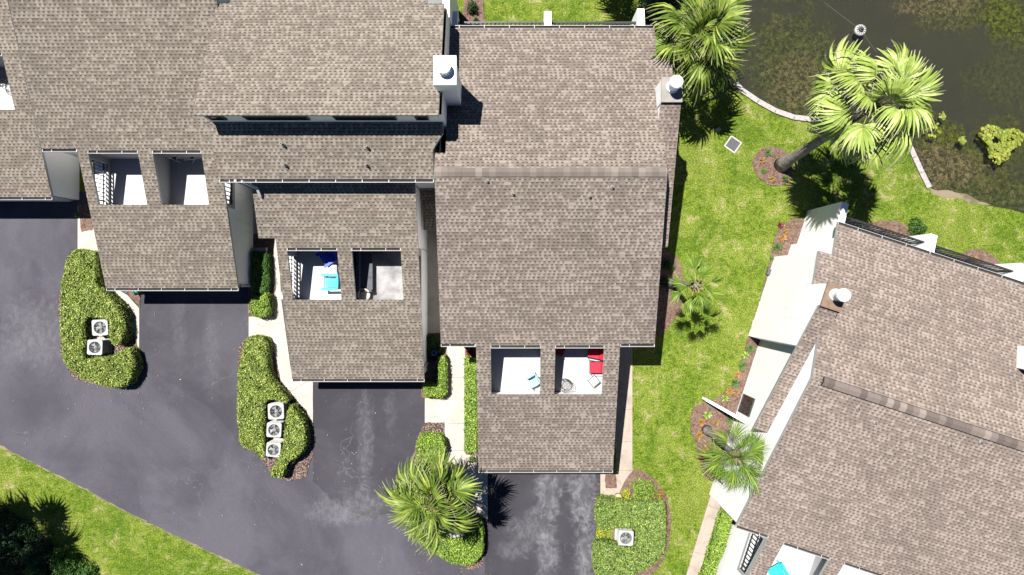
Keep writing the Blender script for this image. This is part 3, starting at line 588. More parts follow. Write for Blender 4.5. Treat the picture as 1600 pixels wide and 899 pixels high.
tag(m.build('garden_wall', M['white']), 'low white garden wall sloping out from the turned townhouse beside the leaning palm', 'wall')
m = rail(TD, (200, 43), (166, 62), 4, 40, 6); tag(m.build('gate', M['black']), 'black metal gate at the head of the walkway beside the turned townhouse', 'gate')
m = MB(TD); m.box(-90, -66, -267, -238, 150, 232); m.build('chimney', M['white'], rD)
# C side details: low entry roof between the two units, wall brackets
m = MB(TC); ent = lambda u, v: 72 + .35 * (-84 - v)
m.slab([(-129, -140), (-98, -140), (-98, -84), (-129, -84)], ent, lambda u, v: ent(u, v) - 4, (), 0, 1); m.build('entry_roof', [M['shingle'], M['trim']], rC, slope_uv=True)
m = MB(TC); m.bar((198, -55, 128), (199, -52, 20), 2.4, 2.4); m.bar((199, -52, 20), (206, -48, 4), 2.4, 2.4); m.build('downspout', M['trim'], rC)
# downpipe foot beside unit A's garage
m = MB(TA); m.bar((143, 264, 60), (143, 264, 3), 2.6, 2.6); m.bar((143, 264, 3), (152, 262, 2), 2.6, 2.6); m.build('downspout', M['trim'], rA)
m = MB(TB); m.bar((141.5, 250, 64), (141.5, 250, 3), 2.6, 2.6); m.build('downspout', M['trim'], rB)

# ---------------------------------------------------------------- vegetation
def leaves_mesh(name, pts, nrm, size, mats, core=None, parent=None, asp=.5, jitter=.8):
    """pts (n,3) world metres; nrm (n,3) outward direction; one bent leaf per point"""
    n_ = len(pts); d = nrm + rng.normal(0, jitter, (n_, 3)); d /= np.linalg.norm(d, axis=1)[:, None]
    r = rng.normal(0, 1, (n_, 3)); a_ = np.cross(d, r); a_ /= np.linalg.norm(a_, axis=1)[:, None]; b_ = np.cross(d, a_)
    L = size * rng.uniform(.6, 1.3, n_)[:, None]; W = L * asp
    v = np.stack([pts - a_ * L * .5, pts + b_ * W * .5 + d * L * .06, pts + a_ * L * .5, pts - b_ * W * .5 + d * L * .06], 1).reshape(-1, 3)
    f = np.arange(n_ * 4).reshape(-1, 4); mi = np.zeros(n_, int)
    if core is not None:
        cv, cf = core; f2 = [[i + len(v) for i in q] for q in cf]; v = np.vstack([v, np.array(cv)])
        faces = f.tolist() + f2; mi = [0] * n_ + [1] * len(cf)
    else: faces = f.tolist(); mi = [0] * n_
    me = bpy.data.meshes.new(name); off = np.array(parent.location) if parent else 0
    me.from_pydata((v - off).tolist(), [], faces)
    for m_ in mats: me.materials.append(m_)
    me.polygons.foreach_set('material_index', mi); me.update()
    o = bpy.data.objects.new(name, me); sc.collection.objects.link(o)
    if parent: o.parent = parent
    return o
def inpoly(x, y, poly):
    c_i = np.zeros(len(x), bool); n_ = len(poly)
    for i in range(n_):
        x0, y0 = poly[i]; x1, y1 = poly[(i + 1) % n_]
        cond = ((y0 > y) != (y1 > y)) & (x < (x1 - x0) * (y - y0) / (y1 - y0 + 1e-12) + x0); c_i ^= cond
    return c_i
def edgedist(x, y, poly):
    d = np.full(len(x), 1e9); n_ = len(poly)
    for i in range(n_):
        x0, y0 = poly[i]; x1, y1 = poly[(i + 1) % n_]; dx, dy = x1 - x0, y1 - y0; t = np.clip(((x - x0) * dx + (y - y0) * dy) / (dx * dx + dy * dy + 1e-12), 0, 1)
        d = np.minimum(d, np.hypot(x - x0 - t * dx, y - y0 - t * dy))
    return d
def lumps(x, y, s=1.0, seed=0):
    return (np.sin(x * 3.1 * s + seed) * np.cos(y * 2.7 * s + seed * 2) + .6 * np.sin(x * 6.3 * s + y * 5.1 * s + seed) + .4 * np.cos(x * 11 * s - y * 9 * s))
def hedge(pts, h, label, mat='hedge', dens=1300, size=.095, group='clipped hedges', name='hedge', sm_=True, lump=.06, gaps=.05):
    """pts: plan outline (photo-plan px of the hedge TOP); h height in metres"""
    hu = h / U; pl = [gp(x, y, hu) for x, y in (smooth(pts, 5) if sm_ else pts)]
    xs = np.array([p[0] for p in pl]); ys = np.array([p[1] for p in pl]); seed = xs[0] * 7
    A = (xs.max() - xs.min()) * (ys.max() - ys.min()); n_ = int(A * dens)
    x = rng.uniform(xs.min() - .05, xs.max() + .05, n_); y = rng.uniform(ys.min() - .05, ys.max() + .05, n_)
    k = inpoly(x, y, pl); x, y = x[k], y[k]; ed = edgedist(x, y, pl); R = .11
    drop = np.where(ed < R, R - np.sqrt(np.maximum(0, R * R - (R - ed) ** 2)), 0)
    lm = lumps(x, y, 1, seed); z = h - drop + lump * lm + rng.normal(0, .04, len(x)) - np.abs(rng.normal(0, .03, len(x)))
    nr = np.zeros((len(x), 3)); nr[:, 2] = 1
    P1 = np.stack([x, y, z], 1)
    hole = lumps(x, y, 2.3, seed + 3) > 1.55 - gaps * 8; keep = ~(hole & (rng.random(len(x)) < .75)); P1, nr = P1[keep], nr[keep]
    # sides
    per = []; nl = len(pl); sgn = 1 if sum(pl[i][0] * pl[(i + 1) % nl][1] - pl[(i + 1) % nl][0] * pl[i][1] for i in range(nl)) > 0 else -1
    for i in range(nl):
        x0, y0 = pl[i]; x1, y1 = pl[(i + 1) % nl]; L = math.hypot(x1 - x0, y1 - y0); c = int(L * h * dens * .6)
        if c == 0 or L < 1e-6: continue
        t = rng.random(c); nx, ny = sgn * (y1 - y0) / L, -sgn * (x1 - x0) / L; zz = rng.uniform(.05, h - .05, c)
        o_ = rng.normal(0, .03, c) + .03 * np.sin(zz * 9 + i)
        per.append(np.stack([x0 + (x1 - x0) * t + nx * o_, y0 + (y1 - y0) * t + ny * o_, zz, np.full(c, nx), np.full(c, ny)], 1))
    S = np.vstack(per); P2 = S[:, :3]; n2 = np.stack([S[:, 3], S[:, 4], np.full(len(S), .3)], 1)
    # core
    cm = MB(); cxm, cym = xs.mean(), ys.mean()
    inner = [(px_, py_) for px_, py_ in pl]
    tri = tessellate_polygon([[Vector((a0, b0, 0)) for a0, b0 in inner]])
    cm.slab(inner, h - .17, .0)
    o = leaves_mesh(name, np.vstack([P1, P2]), np.vstack([nr, n2]), size, [M[mat], M['core']], (cm.v, cm.f), jitter=.55)
    return tag(o, label, 'hedge', group)
hedge([(108, 396), (142, 394), (150, 398), (150, 436), (160, 455), (185, 480), (192, 505), (190, 530), (178, 540), (170, 525), (168, 500), (132, 500), (132, 556), (150, 560), (178, 556), (196, 545), (206, 556), (206, 585), (190, 604), (160, 602), (125, 590), (100, 565), (94, 520), (94, 460)], .95, 'large hedge curling round the two air conditioners on the far left island', 'hedge')
hedge([(385, 530), (412, 530), (416, 560), (420, 590), (448, 628), (412, 630), (412, 712), (396, 706), (374, 690), (371, 640), (371, 590), (378, 555)], .95, 'long hedge left of the row of three air conditioners', 'hedge', sm_=True, gaps=.05)
hedge([(452, 636), (464, 645), (475, 668), (474, 700), (462, 715), (446, 726), (440, 745), (426, 744), (424, 736), (440, 705), (445, 668)], .95, 'narrow hedge right of the row of three air conditioners', 'hedge')
hedge([(656, 684), (684, 682), (694, 692), (694, 708), (684, 726), (658, 730), (652, 712)], .9, 'rounded hedge block above the big palm between the middle driveways', 'hedge2')
hedge([(650, 735), (690, 738), (700, 790), (698, 830), (706, 842), (722, 842), (728, 830), (738, 815), (752, 820), (754, 860), (742, 880), (722, 884), (690, 872), (655, 845), (646, 800)], .9, 'hedge under the big palm wrapping the lone air conditioner', 'hedge2')
hedge([(936, 784), (955, 782), (1000, 786), (1036, 786), (1040, 800), (1040, 850), (1030, 876), (1000, 895), (975, 902), (935, 898), (930, 880), (934, 848), (962, 852), (992, 858), (996, 830), (966, 826), (936, 826)], .9, 'wide low hedge round the air conditioner beside the rightmost driveway', 'hedgepale', gaps=.0)
hedge([(727, 560), (744, 560), (745, 706), (727, 708)], .75, 'long narrow hedge along the walkway left of the middle garage', 'hedge2', sm_=False)
hedge([(684, 560), (695, 556), (697, 575), (697, 615), (690, 622), (664, 620), (661, 602), (684, 600)], .8, 'small L shaped hedge at the corner of the second garage', 'hedge2', sm_=False)
hedge([(392, 466), (404, 464), (418, 460), (419, 490), (408, 495), (392, 490)], .8, 'small square bush at the end of the shaded planting strip', 'hedge2')
hedge([(394, 392), (416, 396), (418, 440), (414, 458), (394, 460)], .75, 'shaded shrub strip between the first and second garages', 'shrub', sm_=False)
hedge([(948, 700), (962, 696), (964, 738), (948, 740)], .6, 'short hedge stub beside the right corner of the middle garage', 'hedge2', sm_=False)
hedge([(1130, 806), (1143, 810), (1144, 822), (1132, 860), (1118, 899), (1108, 930), (1090, 930), (1102, 895), (1116, 850)], .75, 'slanting hedge along the walkway of the turned townhouse', 'hedge2')
hedge([(664, 525), (688, 525), (688, 556), (664, 560)], .5, 'low dark bush in the shade beside the blue hose', 'dkleaf', sm_=False, dens=900)

def bush(px, py, r, h, mat, label, name='shrub', group=None, dens=900, size=.09, cat='shrub'):
    x0, y0 = gp(px, py, h * .6 / U); rr = r * U; n_ = int(dens * rr * rr * 6) + 60
    root = None
    th = rng.uniform(0, 2 * np.pi, n_); cz = rng.uniform(-.1, 1, n_); sr = np.sqrt(np.maximum(0, 1 - cz * cz)); k = rng.uniform(.72, 1.05, n_) * (1 + .18 * np.sin(3 * th + px) + .12 * np.sin(7 * th + 4 * cz))
    d = np.stack([sr * np.cos(th), sr * np.sin(th), cz], 1); p_ = d * k[:, None] * np.array([rr, rr, h]); p_ += [x0, y0, .03]
    cm = MB(); cm.lathe(x0, y0, [(rr * .3, 0), (rr * .6, h * .3), (rr * .5, h * .6), (rr * .1, h * .72)], 10)
    o = leaves_mesh(name, p_, d, size, [M[mat], M['core']], (cm.v, cm.f), jitter=.7, asp=.45)
    return tag(o, label, cat, group)
def spiky(px, py, r, h, mat, label, n_=34, name='plant', group=None):
    x0, y0 = gp(px, py); g_ = MB(); rr = r * U
    for i in range(n_):
        a0 = random.uniform(0, 6.28); L = rr * random.uniform(.6, 1.1); hh = h * random.uniform(.4, 1); w_ = rr * .09
        ca, sa = math.cos(a0), math.sin(a0); px_, py_ = -sa * w_, ca * w_
        pts = []
        for t, q in ((0, .6), (.4, 1), (.75, .8), (1, .08)):
            zz = hh * (1.6 * t - t * t * 1.1); bx, by = x0 + ca * L * t, y0 + sa * L * t; pts += [(bx - px_ * q, by - py_ * q, .03 + zz), (bx + px_ * q, by + py_ * q, .03 + zz)]
        g_.add(pts, [(0, 1, 3, 2), (2, 3, 5, 4), (4, 5, 7, 6)])
    return tag(g_.build(name, M[mat]), label, 'plant', group)
spiky(737, 550, 9, .7, 'redleaf', 'dark red spiky plant at the top of the long narrow hedge')
bush(734, 559, 5, .35, 'orleaf', 'small orange leaved plant below the red spiky plant')
bush(1006, 768, 19, .55, 'hedge2', 'bright green mounded shrub above the wide low hedge')
bush(1030, 776, 10, .35, 'orleaf', 'orange tinted plant at the corner of the wide low hedge')
bush(1022, 790, 6, .25, 'orleaf', 'small orange plant squeezed against the wide low hedge')
bush(940, 835, 7, .4, 'yelleaf', 'bright yellow shrub left of the air conditioner in the wide hedge')
bush(1055, 452, 7, .3, 'shrub', 'small shrub at the foot of the slim palm'); bush(1046, 415, 9, .5, 'shrub', 'dark green shrub in shade above the slim palm foot')
bush(1040, 440, 7, .5, 'dkleaf', 'shaded shrub against the wall left of the slim palm')
bush(1072, 135, 14, .8, 'shrub', 'green shrub under the palm beside the white flue', dens=700); bush(1068, 165, 10, .6, 'shrub', 'dark shrub below the palm beside the white flue')
bush(1022, 12, 26, 1.3, 'dkleaf', 'dark shrub at the top edge beside the pond palm', dens=500, size=.12); bush(1048, -8, 22, 1.2, 'dkleaf', 'dark shrub cut off by the top edge of the photo', dens=500, size=.12)
bush(738, 10, 10, .7, 'dkleaf', 'dark shrub strip beside the tall white wall at the top', dens=800); bush(744, 32, 5, .4, 'dkleaf', 'small dark shrub at the corner of the top lawn')
bush(1435, 355, 14, .5, 'shrub', 'green shrub on the lawn behind the turned townhouse')
bush(120, 335, 4, .4, 'shrub', 'small plant by the far left walkway'); bush(212, 446, 5, .5, 'hedge2', 'small bright shrub behind the green hose reel')
bush(738, 718, 6, .25, 'hedgepale', 'pale ground plant at the lower end of the long narrow hedge')
bed_spots = [(1222, 372, 8, 'orleaf'), (1214, 388, 9, 'shrub'), (1218, 352, 6, 'redleaf'), (1228, 362, 6, 'orleaf'), (1172, 545, 8, 'shrub'), (1164, 556, 7, 'hedge2'), (1160, 572, 9, 'shrub'), (1152, 585, 7, 'orleaf'), (1148, 598, 8, 'shrub'), (1140, 612, 8, 'orleaf'),
             (1132, 622, 7, 'hedge2'), (1150, 612, 6, 'orleaf'), (1105, 648, 8, 'hedge2'), (1095, 660, 8, 'orleaf'), (1118, 660, 7, 'orleaf'), (1092, 680, 9, 'orleaf'), (1104, 700, 8, 'orleaf'), (1100, 715, 7, 'redleaf'), (1140, 655, 7, 'shrub'),
             (1140, 792, 6, 'orleaf'), (1200, 240, 7, 'shrub'), (1190, 252, 6, 'orleaf'), (1192, 268, 6, 'shrub'), (1205, 281, 6, 'orleaf'), (1226, 280, 6, 'shrub'), (1232, 246, 5, 'shrub'), (1390, 362, 6, 'orleaf'), (1402, 372, 6, 'shrub'), (1520, 404, 7, 'orleaf')]
bed_where = ['above the dark shrub near the top corner of the white wall', 'beside the small utility box bed, left of the white wall', 'at the upper tip of the mulch strip', 'tucked against the upper corner of the white wall',
 'just below the notch in the white wall', 'second below the notch in the white wall', 'third below the notch in the white wall', 'fourth below the notch, beside the lower white wall', 'midway along the lower white wall', 'above and left of the dark window',
 'left of the dark window, at the lawn edge', 'right beside the dark window', 'left of the low garden wall, nearest the lawn', 'below the low garden wall tip at the lawn edge', 'just under the low garden wall', 'left of the leaning trunk of the dark green palm', 'under the left fronds of the dark green palm', 'lowest in the mulch left of the dark green palm', 'between the low garden wall and the white wall',
 'at the top of the slanting hedge', 'at the top of the round bed', 'at the upper left of the round bed', 'at the left of the round bed', 'at the bottom of the round bed', 'below the trunk foot in the round bed', 'above the trunk foot in the round bed', 'left in the small bed behind the turned townhouse', 'right in the small bed behind the turned townhouse', 'in the far small bed behind the turned townhouse']
for i, (x, y, r, mt) in enumerate(bed_spots):
    kind = {'orleaf': 'orange', 'shrub': 'dark green', 'redleaf': 'purple', 'hedge2': 'bright green'}[mt]
    spiky(x, y, r, .28, mt, f'{kind} bedding plant {bed_where[i]}', 30, group='small bedding plants in the mulch')
for i, (x, y, r) in enumerate([(1180, 500, 3), (1176, 518, 4), (1205, 405, 5), (1202, 440, 4), (1188, 470, 3)]):
    spiky(x, y, r, .18, 'shrub', ['thin seedling at the foot of the tall white wall, lowest of five', 'thin seedling at the wall corner above the notch', 'thin seedling above the grey utility box', 'thin seedling just below the grey utility box', 'thin seedling in the middle of the tall white wall foot'][i], 16, group='seedlings along the tall white wall')

def frond_mesh(name, Lp, Rf, nseg, spread, droop, mats, segw=1.0, cut=.45, costa=0.0, seed=0):
    """fan frond along +X: petiole then a fan of folded segments; droops to -Z; UV y runs hub to tip"""
    R_ = random.Random(seed); vs = []; fs = []; mi = []; uv = []
    def quadstrip(pts, wd, side, m_, ts):
        b = len(vs)
        for p, w_, s_v in zip(pts, wd, side): vs.append(tuple(p - s_v * w_)); vs.append(tuple(p + s_v * w_))
        for i in range(len(pts) - 1): fs.append((b + 2 * i, b + 2 * i + 1, b + 2 * i + 3, b + 2 * i + 2)); mi.append(m_); uv.append([(0, ts[i]), (1, ts[i]), (1, ts[i + 1]), (0, ts[i + 1])])
    pp = [Vector((Lp * t, 0, .12 * Lp * math.sin(t * 2.2))) for t in (0, .33, .66, 1)]
    quadstrip(pp, [.035, .025, .02, .016], [Vector((0, 1, 0))] * 4, 1, [0, 0, 0, 0]); quadstrip(pp, [.02] * 4, [Vector((0, 0, 1))] * 4, 1, [0, 0, 0, 0])
    hub = pp[-1]
    for k in range(nseg):
        a0 = math.radians(spread) * (k / (nseg - 1) - .5) * (1 + R_.uniform(-.01, .01)); ln = Rf * (.80 + .2 * math.cos(a0 * .8)) * R_.uniform(.80, 1.10)
        d = Vector((math.cos(a0), math.sin(a0), 0)); sd = Vector((-math.sin(a0), math.cos(a0), .55 * (1 if k % 2 else -1))).normalized()
        org = hub + Vector((costa * Rf * max(0, math.cos(a0)), 0, -droop * .25 * costa * Rf))
        wmax = ln * cut * math.radians(spread) / nseg * .62 * segw; pts, wd, sv = [], [], []; ts = [0, .25, .5, .72, .88, 1]; dr = droop * R_.uniform(.7, 1.4); sw = R_.uniform(-.06, .06)
        for t in ts:
            z = -dr * ln * (t ** 2.2) * .55 + .06 * ln * math.sin(math.pi * min(1, t * 1.2)); ln_ = ln; c_ = d * (ln * t * (1 - .18 * dr * t * t)) + Vector((-d.y, d.x, 0)) * (sw * ln * t * t)
            pts.append(org + c_ + Vector((0, 0, z))); wd.append(wmax * (t / cut if t < cut else 1 - .93 * ((t - cut) / (1 - cut)) ** 1.2) if t > 0 else .004); sv.append(sd)
        quadstrip(pts, wd, sv, 0, ts)
    me = bpy.data.meshes.new(name); me.from_pydata(vs, [], fs)
    for m_ in mats: me.materials.append(m_)
    me.polygons.foreach_set('material_index', mi); l = me.uv_layers.new(name='UVMap')
    l.data.foreach_set('uv', [c for q in uv for p_ in q for c in p_]); me.update(); return me
def palm(bpx, cpx, h, R_, nf, kind, label, tr=(.22, .16), el=(85, -35), name='palm_tree', seed=1, group='palm trees', thin=False):
    rr = random.Random(seed); hu = h / U; b0 = gp(*bpx); c0 = gp(*cpx, hu); root = empty(name, (b0[0], b0[1], 0)); tag(root, label, 'palm tree', group)
    m_ = MB(); n_ = 14; pts, rad = [], []
    for i in range(n_ + 1):
        t = i / n_; pts.append((b0[0] + (c0[0] - b0[0]) * t ** 1.2, b0[1] + (c0[1] - b0[1]) * t ** 1.2, h * t)); rad.append((tr[0] + (tr[1] - tr[0]) * min(1, t * 1.3) + (.14 * (1 - t * 6) if t < .16 else 0)) * (1 + .04 * (i % 2)))
    m_.tube(pts, rad, 14); m_.build('trunk', M['bark'], root, smooth=True)
    m_ = MB()
    for i in range(26):       # old leaf bases under the crown
        a0 = i * 2.4; z = h - .75 + .03 * i; r0 = tr[1]; m_.bar((c0[0] + r0 * math.cos(a0), c0[1] + r0 * math.sin(a0), z), (c0[0] + (r0 + .16) * math.cos(a0), c0[1] + (r0 + .16) * math.sin(a0), z + .26), .07, .03)
    m_.build('leaf_bases', M['boot'], root)
    if kind == 'fan': ms = [frond_mesh('frond', R_ * (.42 + .05 * s_), R_ * (.56 - .02 * s_), 36, 175 + 12 * s_, d_, [M['fan'], M['petiole']], 1.6, .55, .2, s_) for s_, d_ in ((1, .7), (2, 1.0), (3, 1.5), (4, .85))]
    elif kind == 'sabal': ms = [frond_mesh('frond', R_ * .46, R_ * .62, 27, 185, d_, [M['sabal'], M['petiole']], 1.5, .42, .3, s_) for s_, d_ in ((1, .4), (2, .7), (3, 1.0), (4, .55))]
    elif thin: ms = [frond_mesh('frond', R_ * .45, R_ * .60, 20, 90, d_, [M['smallfan'], M['petiole']], 1.35, .5, .25, s_) for s_, d_ in ((1, .3), (2, .45), (3, .6), (4, .3))]
    else: ms = [frond_mesh('frond', R_ * .40, R_ * .60, 24, 125, d_, [M['smallfan'], M['petiole']], 1.1, .42, .25, s_) for s_, d_ in ((1, .25), (2, .45), (3, .6), (4, .3))]
    for i in range(nf):
        t = (i + .5) / nf; az = i * 2.39996 + rr.uniform(-.25, .25); e = math.radians(el[0] + (el[1] - el[0]) * t ** .8 + rr.uniform(-8, 8))
        o = bpy.data.objects.new('frond', ms[i % 4]); sc.collection.objects.link(o); o.parent = root
        o.location = (c0[0] - b0[0], c0[1] - b0[1], h - .25 * t); s_c = (.72 + .3 * math.sin(min(1, t * 1.5) * 1.57)) * rr.uniform(.88, 1.08)
        o.rotation_euler = (Matrix.Rotation(az, 3, 'Z') @ Matrix.Rotation(-e, 3, 'Y') @ Matrix.Rotation(rr.uniform(-1.0, 1.0), 3, 'X')).to_euler(); o.scale = (s_c,) * 3
    return root, c0
r_, c0 = palm((1220, 258), (1366, 163), 8.9, 2.7, 27, 'fan', 'tall fan palm with leaning grey trunk and pale green crown over the pond edge', (.27, .18), (80, -45), seed=5)
dm = frond_mesh('dead_frond', 1.0, 1.1, 26, 150, 1.5, [M['dead'], M['dead']], .9, .4, .3, 21)
for i, az in enumerate((.4, 1.5, 2.7, 3.5, 4.0, 4.5, 5.3)):
    o = bpy.data.objects.new('dead_frond', dm); sc.collection.objects.link(o); o.parent = r_; o.location = (c0[0] - r_.location.x, c0[1] - r_.location.y, 8.3)
    o.rotation_euler = (Matrix.Rotation(az, 3, 'Z') @ Matrix.Rotation(math.radians(38 + 6 * (i % 3)), 3, 'Y') @ Matrix.Rotation(.3 * (i % 3 - 1), 3, 'X')).to_euler()
m_ = MB()
for dx, dy, L in ((-1.9, 1.0, 1), (-1.3, 1.9, 1), (-1.0, 1.3, .8)):
    m_.tube([(c0[0] - .2, c0[1] + .3, 8.9), (c0[0] + dx * .6, c0[1] + dy * .9, 9.5), (c0[0] + dx * 1.1, c0[1] + dy * 1.1, 9.4), (c0[0] + dx * 1.5, c0[1] + dy * 1.05, 9.1)], [.035, .03, .025, .008], 6)
m_.build('flower_stalk', M['petiole'], r_)
palm((1046, 122), (1090, 60), 5.1, 2.4, 31, 'sabal', 'full sabal palm beside the white flue and the pond corner', (.19, .17), (85, -40), seed=2)
palm((1048, 443), (1089, 446), 6.0, 1.2, 13, 'small', 'slim young palm in the narrow bed beside the long shaded wall', (.16, .13), (70, -25), seed=3, thin=True)
palm((703, 732), (676, 786), 5.6, 2.05, 31, 'sabal', 'bushy palm on the island by the lone air conditioner between the driveways', (.2, .18), (80, -30), seed=9)
palm((1104, 672), (1152, 714), 5.0, 1.75, 21, 'small', 'dark green palm with short slanting trunk beside the turned townhouse', (.15, .12), (86, -20), seed=8)
palm((-20, 790), (-245, 870), 8.2, 2.5, 30, 'sabal', 'palm beyond the left edge that throws its shadow on the lower lawn', seed=4)
palm((965, -45), (995, -130), 5.5, 2.4, 30, 'sabal', 'palm beyond the top edge that throws its shadow on the top lawn', seed=6)

# shaded planting at bottom left and the broad tree beyond the frame that shades it
def tree(px, py, hx, R_, label, n_=14000, size=.22):
    x0, y0 = gp(px, py); root = empty('broadleaf_tree', (x0, y0, 0)); tag(root, label, 'tree', 'broadleaf trees')
    m_ = MB(); m_.tube([(x0, y0, 0), (x0 + .1, y0, hx * .35), (x0, y0 + .1, hx * .7)], [.3, .24, .12], 10)
    for i in range(7):
        a0 = i * .9; m_.tube([(x0, y0, hx * .35 + .1 * i), (x0 + R_ * .4 * math.cos(a0), y0 + R_ * .4 * math.sin(a0), hx * .6), (x0 + R_ * .75 * math.cos(a0), y0 + R_ * .75 * math.sin(a0), hx * .75)], [.12, .07, .03], 7)
    m_.build('trunk', M['bark'], root)
    cs = [(random.uniform(-.7, .7) * R_, random.uniform(-.7, .7) * R_, hx * random.uniform(.6, .95), R_ * random.uniform(.28, .45)) for _ in range(22)]; pts = []; nr = []
    for cx_, cy_, cz_, cr in cs:
        q = rng.normal(0, 1, (n_ // 22, 3)); q /= np.linalg.norm(q, axis=1)[:, None]; pts.append(q * cr * rng.uniform(.6, 1.05, (len(q), 1)) + [x0 + cx_, y0 + cy_, cz_]); nr.append(q)
    leaves_mesh('crown', np.vstack(pts), np.vstack(nr), size, [M['dkleaf']], None, root)
tree(-120, 815, 8.0, 2.4, 'broad tree beyond the left edge shading the bottom left planting')
tree(-40, 905, 6.0, 2.2, 'smaller broad tree beyond the lower left corner', 9000)
for i, (x, y, r, h_, mt, lb) in enumerate([(20, 835, 26, .9, 'dkleaf', 'dark shaded shrub at the left edge of the bottom planting'), (48, 868, 30, 1.0, 'dkleaf', 'dark shrub in the middle of the bottom left planting'), (95, 884, 26, .8, 'shrub', 'speckled green shrub near the lawn in the bottom left planting'),
                                           (8, 885, 30, 1.0, 'dkleaf', 'dark shrub in the lower left corner of the photo'), (52, 895, 14, .9, 'hedge2', 'sunlit bright green shrub at the bottom edge among dark ones'), (125, 905, 22, .7, 'shrub', 'green shrub cut by the bottom edge beside the lawn'), (-10, 815, 24, .8, 'dkleaf', 'dark shrub half outside the left edge'), (80, 925, 30, .8, 'dkleaf', 'dark shrub below the bottom edge')]):
    bush(x, y, r, h_, mt, lb, dens=700, size=.12, group='shrubs in the bottom left planting')

# pond things
def lily(px, py, r, label, n_=170):
    m_ = MB(); x0, y0 = gp(px, py)
    for i in range(n_):
        a0 = random.uniform(0, 6.28); rd = r * U * math.sqrt(random.random()) * (1 + .3 * math.sin(3 * a0 + px)); q = random.uniform(.035, .10)
        if math.hypot(rd * math.cos(a0) + .25, rd * math.sin(a0) - .1) < .26 * r / 30: continue
        cx_, cy_ = x0 + rd * math.cos(a0), y0 + rd * math.sin(a0) * .9; z = -.155 + .0002 * i; t0 = random.uniform(0, 6.28)
        m_.add([(cx_, cy_, z)] + [(cx_ + q * math.cos(t0 + t * .62), cy_ + q * math.sin(t0 + t * .62), z + random.uniform(0, .02)) for t in range(10)], [(0, k + 1, k + 2) for k in range(9)])
    return tag(m_.build('water_plants', M['lily']), label, 'water plants', kind='stuff')
lily(1565, 222, 29, 'yellow green mat of lily pads floating near the right edge', 900); lily(1506, 217, 6, 'tiny floating clump of pads left of the big mat', 24); lily(1475, 180, 6, 'small floating weed clump beside the tall palm crown', 18)
lily(1462, 205, 12, 'loose weed pads below the palm crown', 16)
x0, y0 = gp(1346, 46); ft = empty('pond_fountain', (x0, y0, -.16)); tag(ft, 'round grey floating fountain in the dark pond', 'fountain')
m_ = MB(); m_.lathe(x0, y0, [(.16, -.3), (.29, -.2), (.31, -.12), (.29, -.06), (.2, -.03), (.18, -.05)], 28); m_.build('float', M['acwhite'], ft, smooth=True)
m_ = MB(); m_.lathe(x0, y0, [(.12, -.08), (.12, .04), (.05, .06), (.04, .14)], 16); m_.build('nozzle', M['acdark'], ft)
m_ = MB()
for k in range(12):
    a0 = k * .5236; m_.bar((x0 + .13 * math.cos(a0), y0 + .13 * math.sin(a0), -.025), (x0 + .26 * math.cos(a0), y0 + .26 * math.sin(a0), -.035), .025, .02)
m_.build('screen_ribs', M['black'], ft)
m_ = MB(); q0 = gp(1320, 25); q1 = gp(1372, 80); q2 = gp(1290, 2)
m_.tube([(*q2, -.155), (*q0, -.155), (x0 - .2, y0 + .2, -.15)], .004, 5); m_.tube([(x0 + .2, y0 - .2, -.15), (*q1, -.155)], .004, 5); tag(m_.build('cable', M['metal']), 'thin mooring cable running across the pond to the fountain', 'cable')
def boards(pts, label, mat='stonewood', w_=.27):
    root = empty('seawall', (*gp(*pts[0]), 0)); tag(root, label, 'seawall')
    for a_, b_ in zip(pts[:-1], pts[1:]):
        m_ = MB(); p_, q_ = Vector((*gp(*a_), .06)), Vector((*gp(*b_), .06)); d = (q_ - p_).normalized() * .012; m_.bar(p_ + d, q_ - d, w_, .09); m_.build('cap_board', M[mat], root)
        m_ = MB(); m_.bar((p_.x, p_.y, -.28), (q_.x, q_.y, -.28), .07, .58); m_.build('sheet_board', M['boardgrey'], root)
        m_ = MB(); mid = (p_ + q_) / 2; m_.box(p_.x - .03, p_.x + .03, p_.y - .03, p_.y + .03, -.5, .12); m_.build('bolt_plate', M['boardgrey'], root)
boards([(1126, 102), (1140, 122), (1159, 142), (1184, 159), (1211, 174), (1240, 184), (1266, 187)], 'pale timber seawall curving along the near pond bank')
boards([(1266, 187), (1296, 191), (1325, 197)], 'dark short length of seawall under the palm crown', 'boardgrey', .3)
boards([(1420, 228), (1428, 246), (1439, 270), (1451, 294)], 'pale straight seawall board right of the tall palm')
# drain grate
x0, y0 = gp(1145, 226); dg = empty('drain_grate', (x0, y0, 0)); tag(dg, 'square dark drain grate with pale rim set in the lawn', 'drain')
def rotT(x0, y0, a0, z0=0):
    c, s = math.cos(a0), math.sin(a0); return lambda x, y, z: (x0 + x * c - y * s, y0 + x * s + y * c, z0 + z)
T = rotT(x0, y0, math.radians(-35)); m_ = MB(T)
for q in ((-.36, .36, -.36, -.29), (-.36, .36, .29, .36), (-.36, -.29, -.29, .29), (.29, .36, -.29, .29)): m_.box(*q, -.05, .03)
m_.build('rim', M['concrete'], dg); m_ = MB(T); m_.box(-.29, .29, -.29, .29, -.05, .006)
for k in range(12): m_.box(-.28 + k * .05, -.26 + k * .05, -.29, .29, .006, .022)
m_.build('grate', M['greyfab'], dg)
x0, y0 = gp(1122, 203); m_ = MB(rotT(x0, y0, .5)); m_.box(-.15, .15, -.1, .1, -.02, .03); tag(m_.build('valve_cover', M['concrete']), 'tiny pale valve cover in the lawn above the drain grate', 'cover')
x0, y0 = gp(1201, 426); m_ = MB(rotT(x0, y0, -.3)); m_.box(-.14, .14, -.14, .14, 0, .25); m_.box(-.16, .16, -.16, .16, .25, .27); tag(m_.build('utility_box', M['greyfab']), 'small dark grey utility box at the foot of the white wall', 'box')

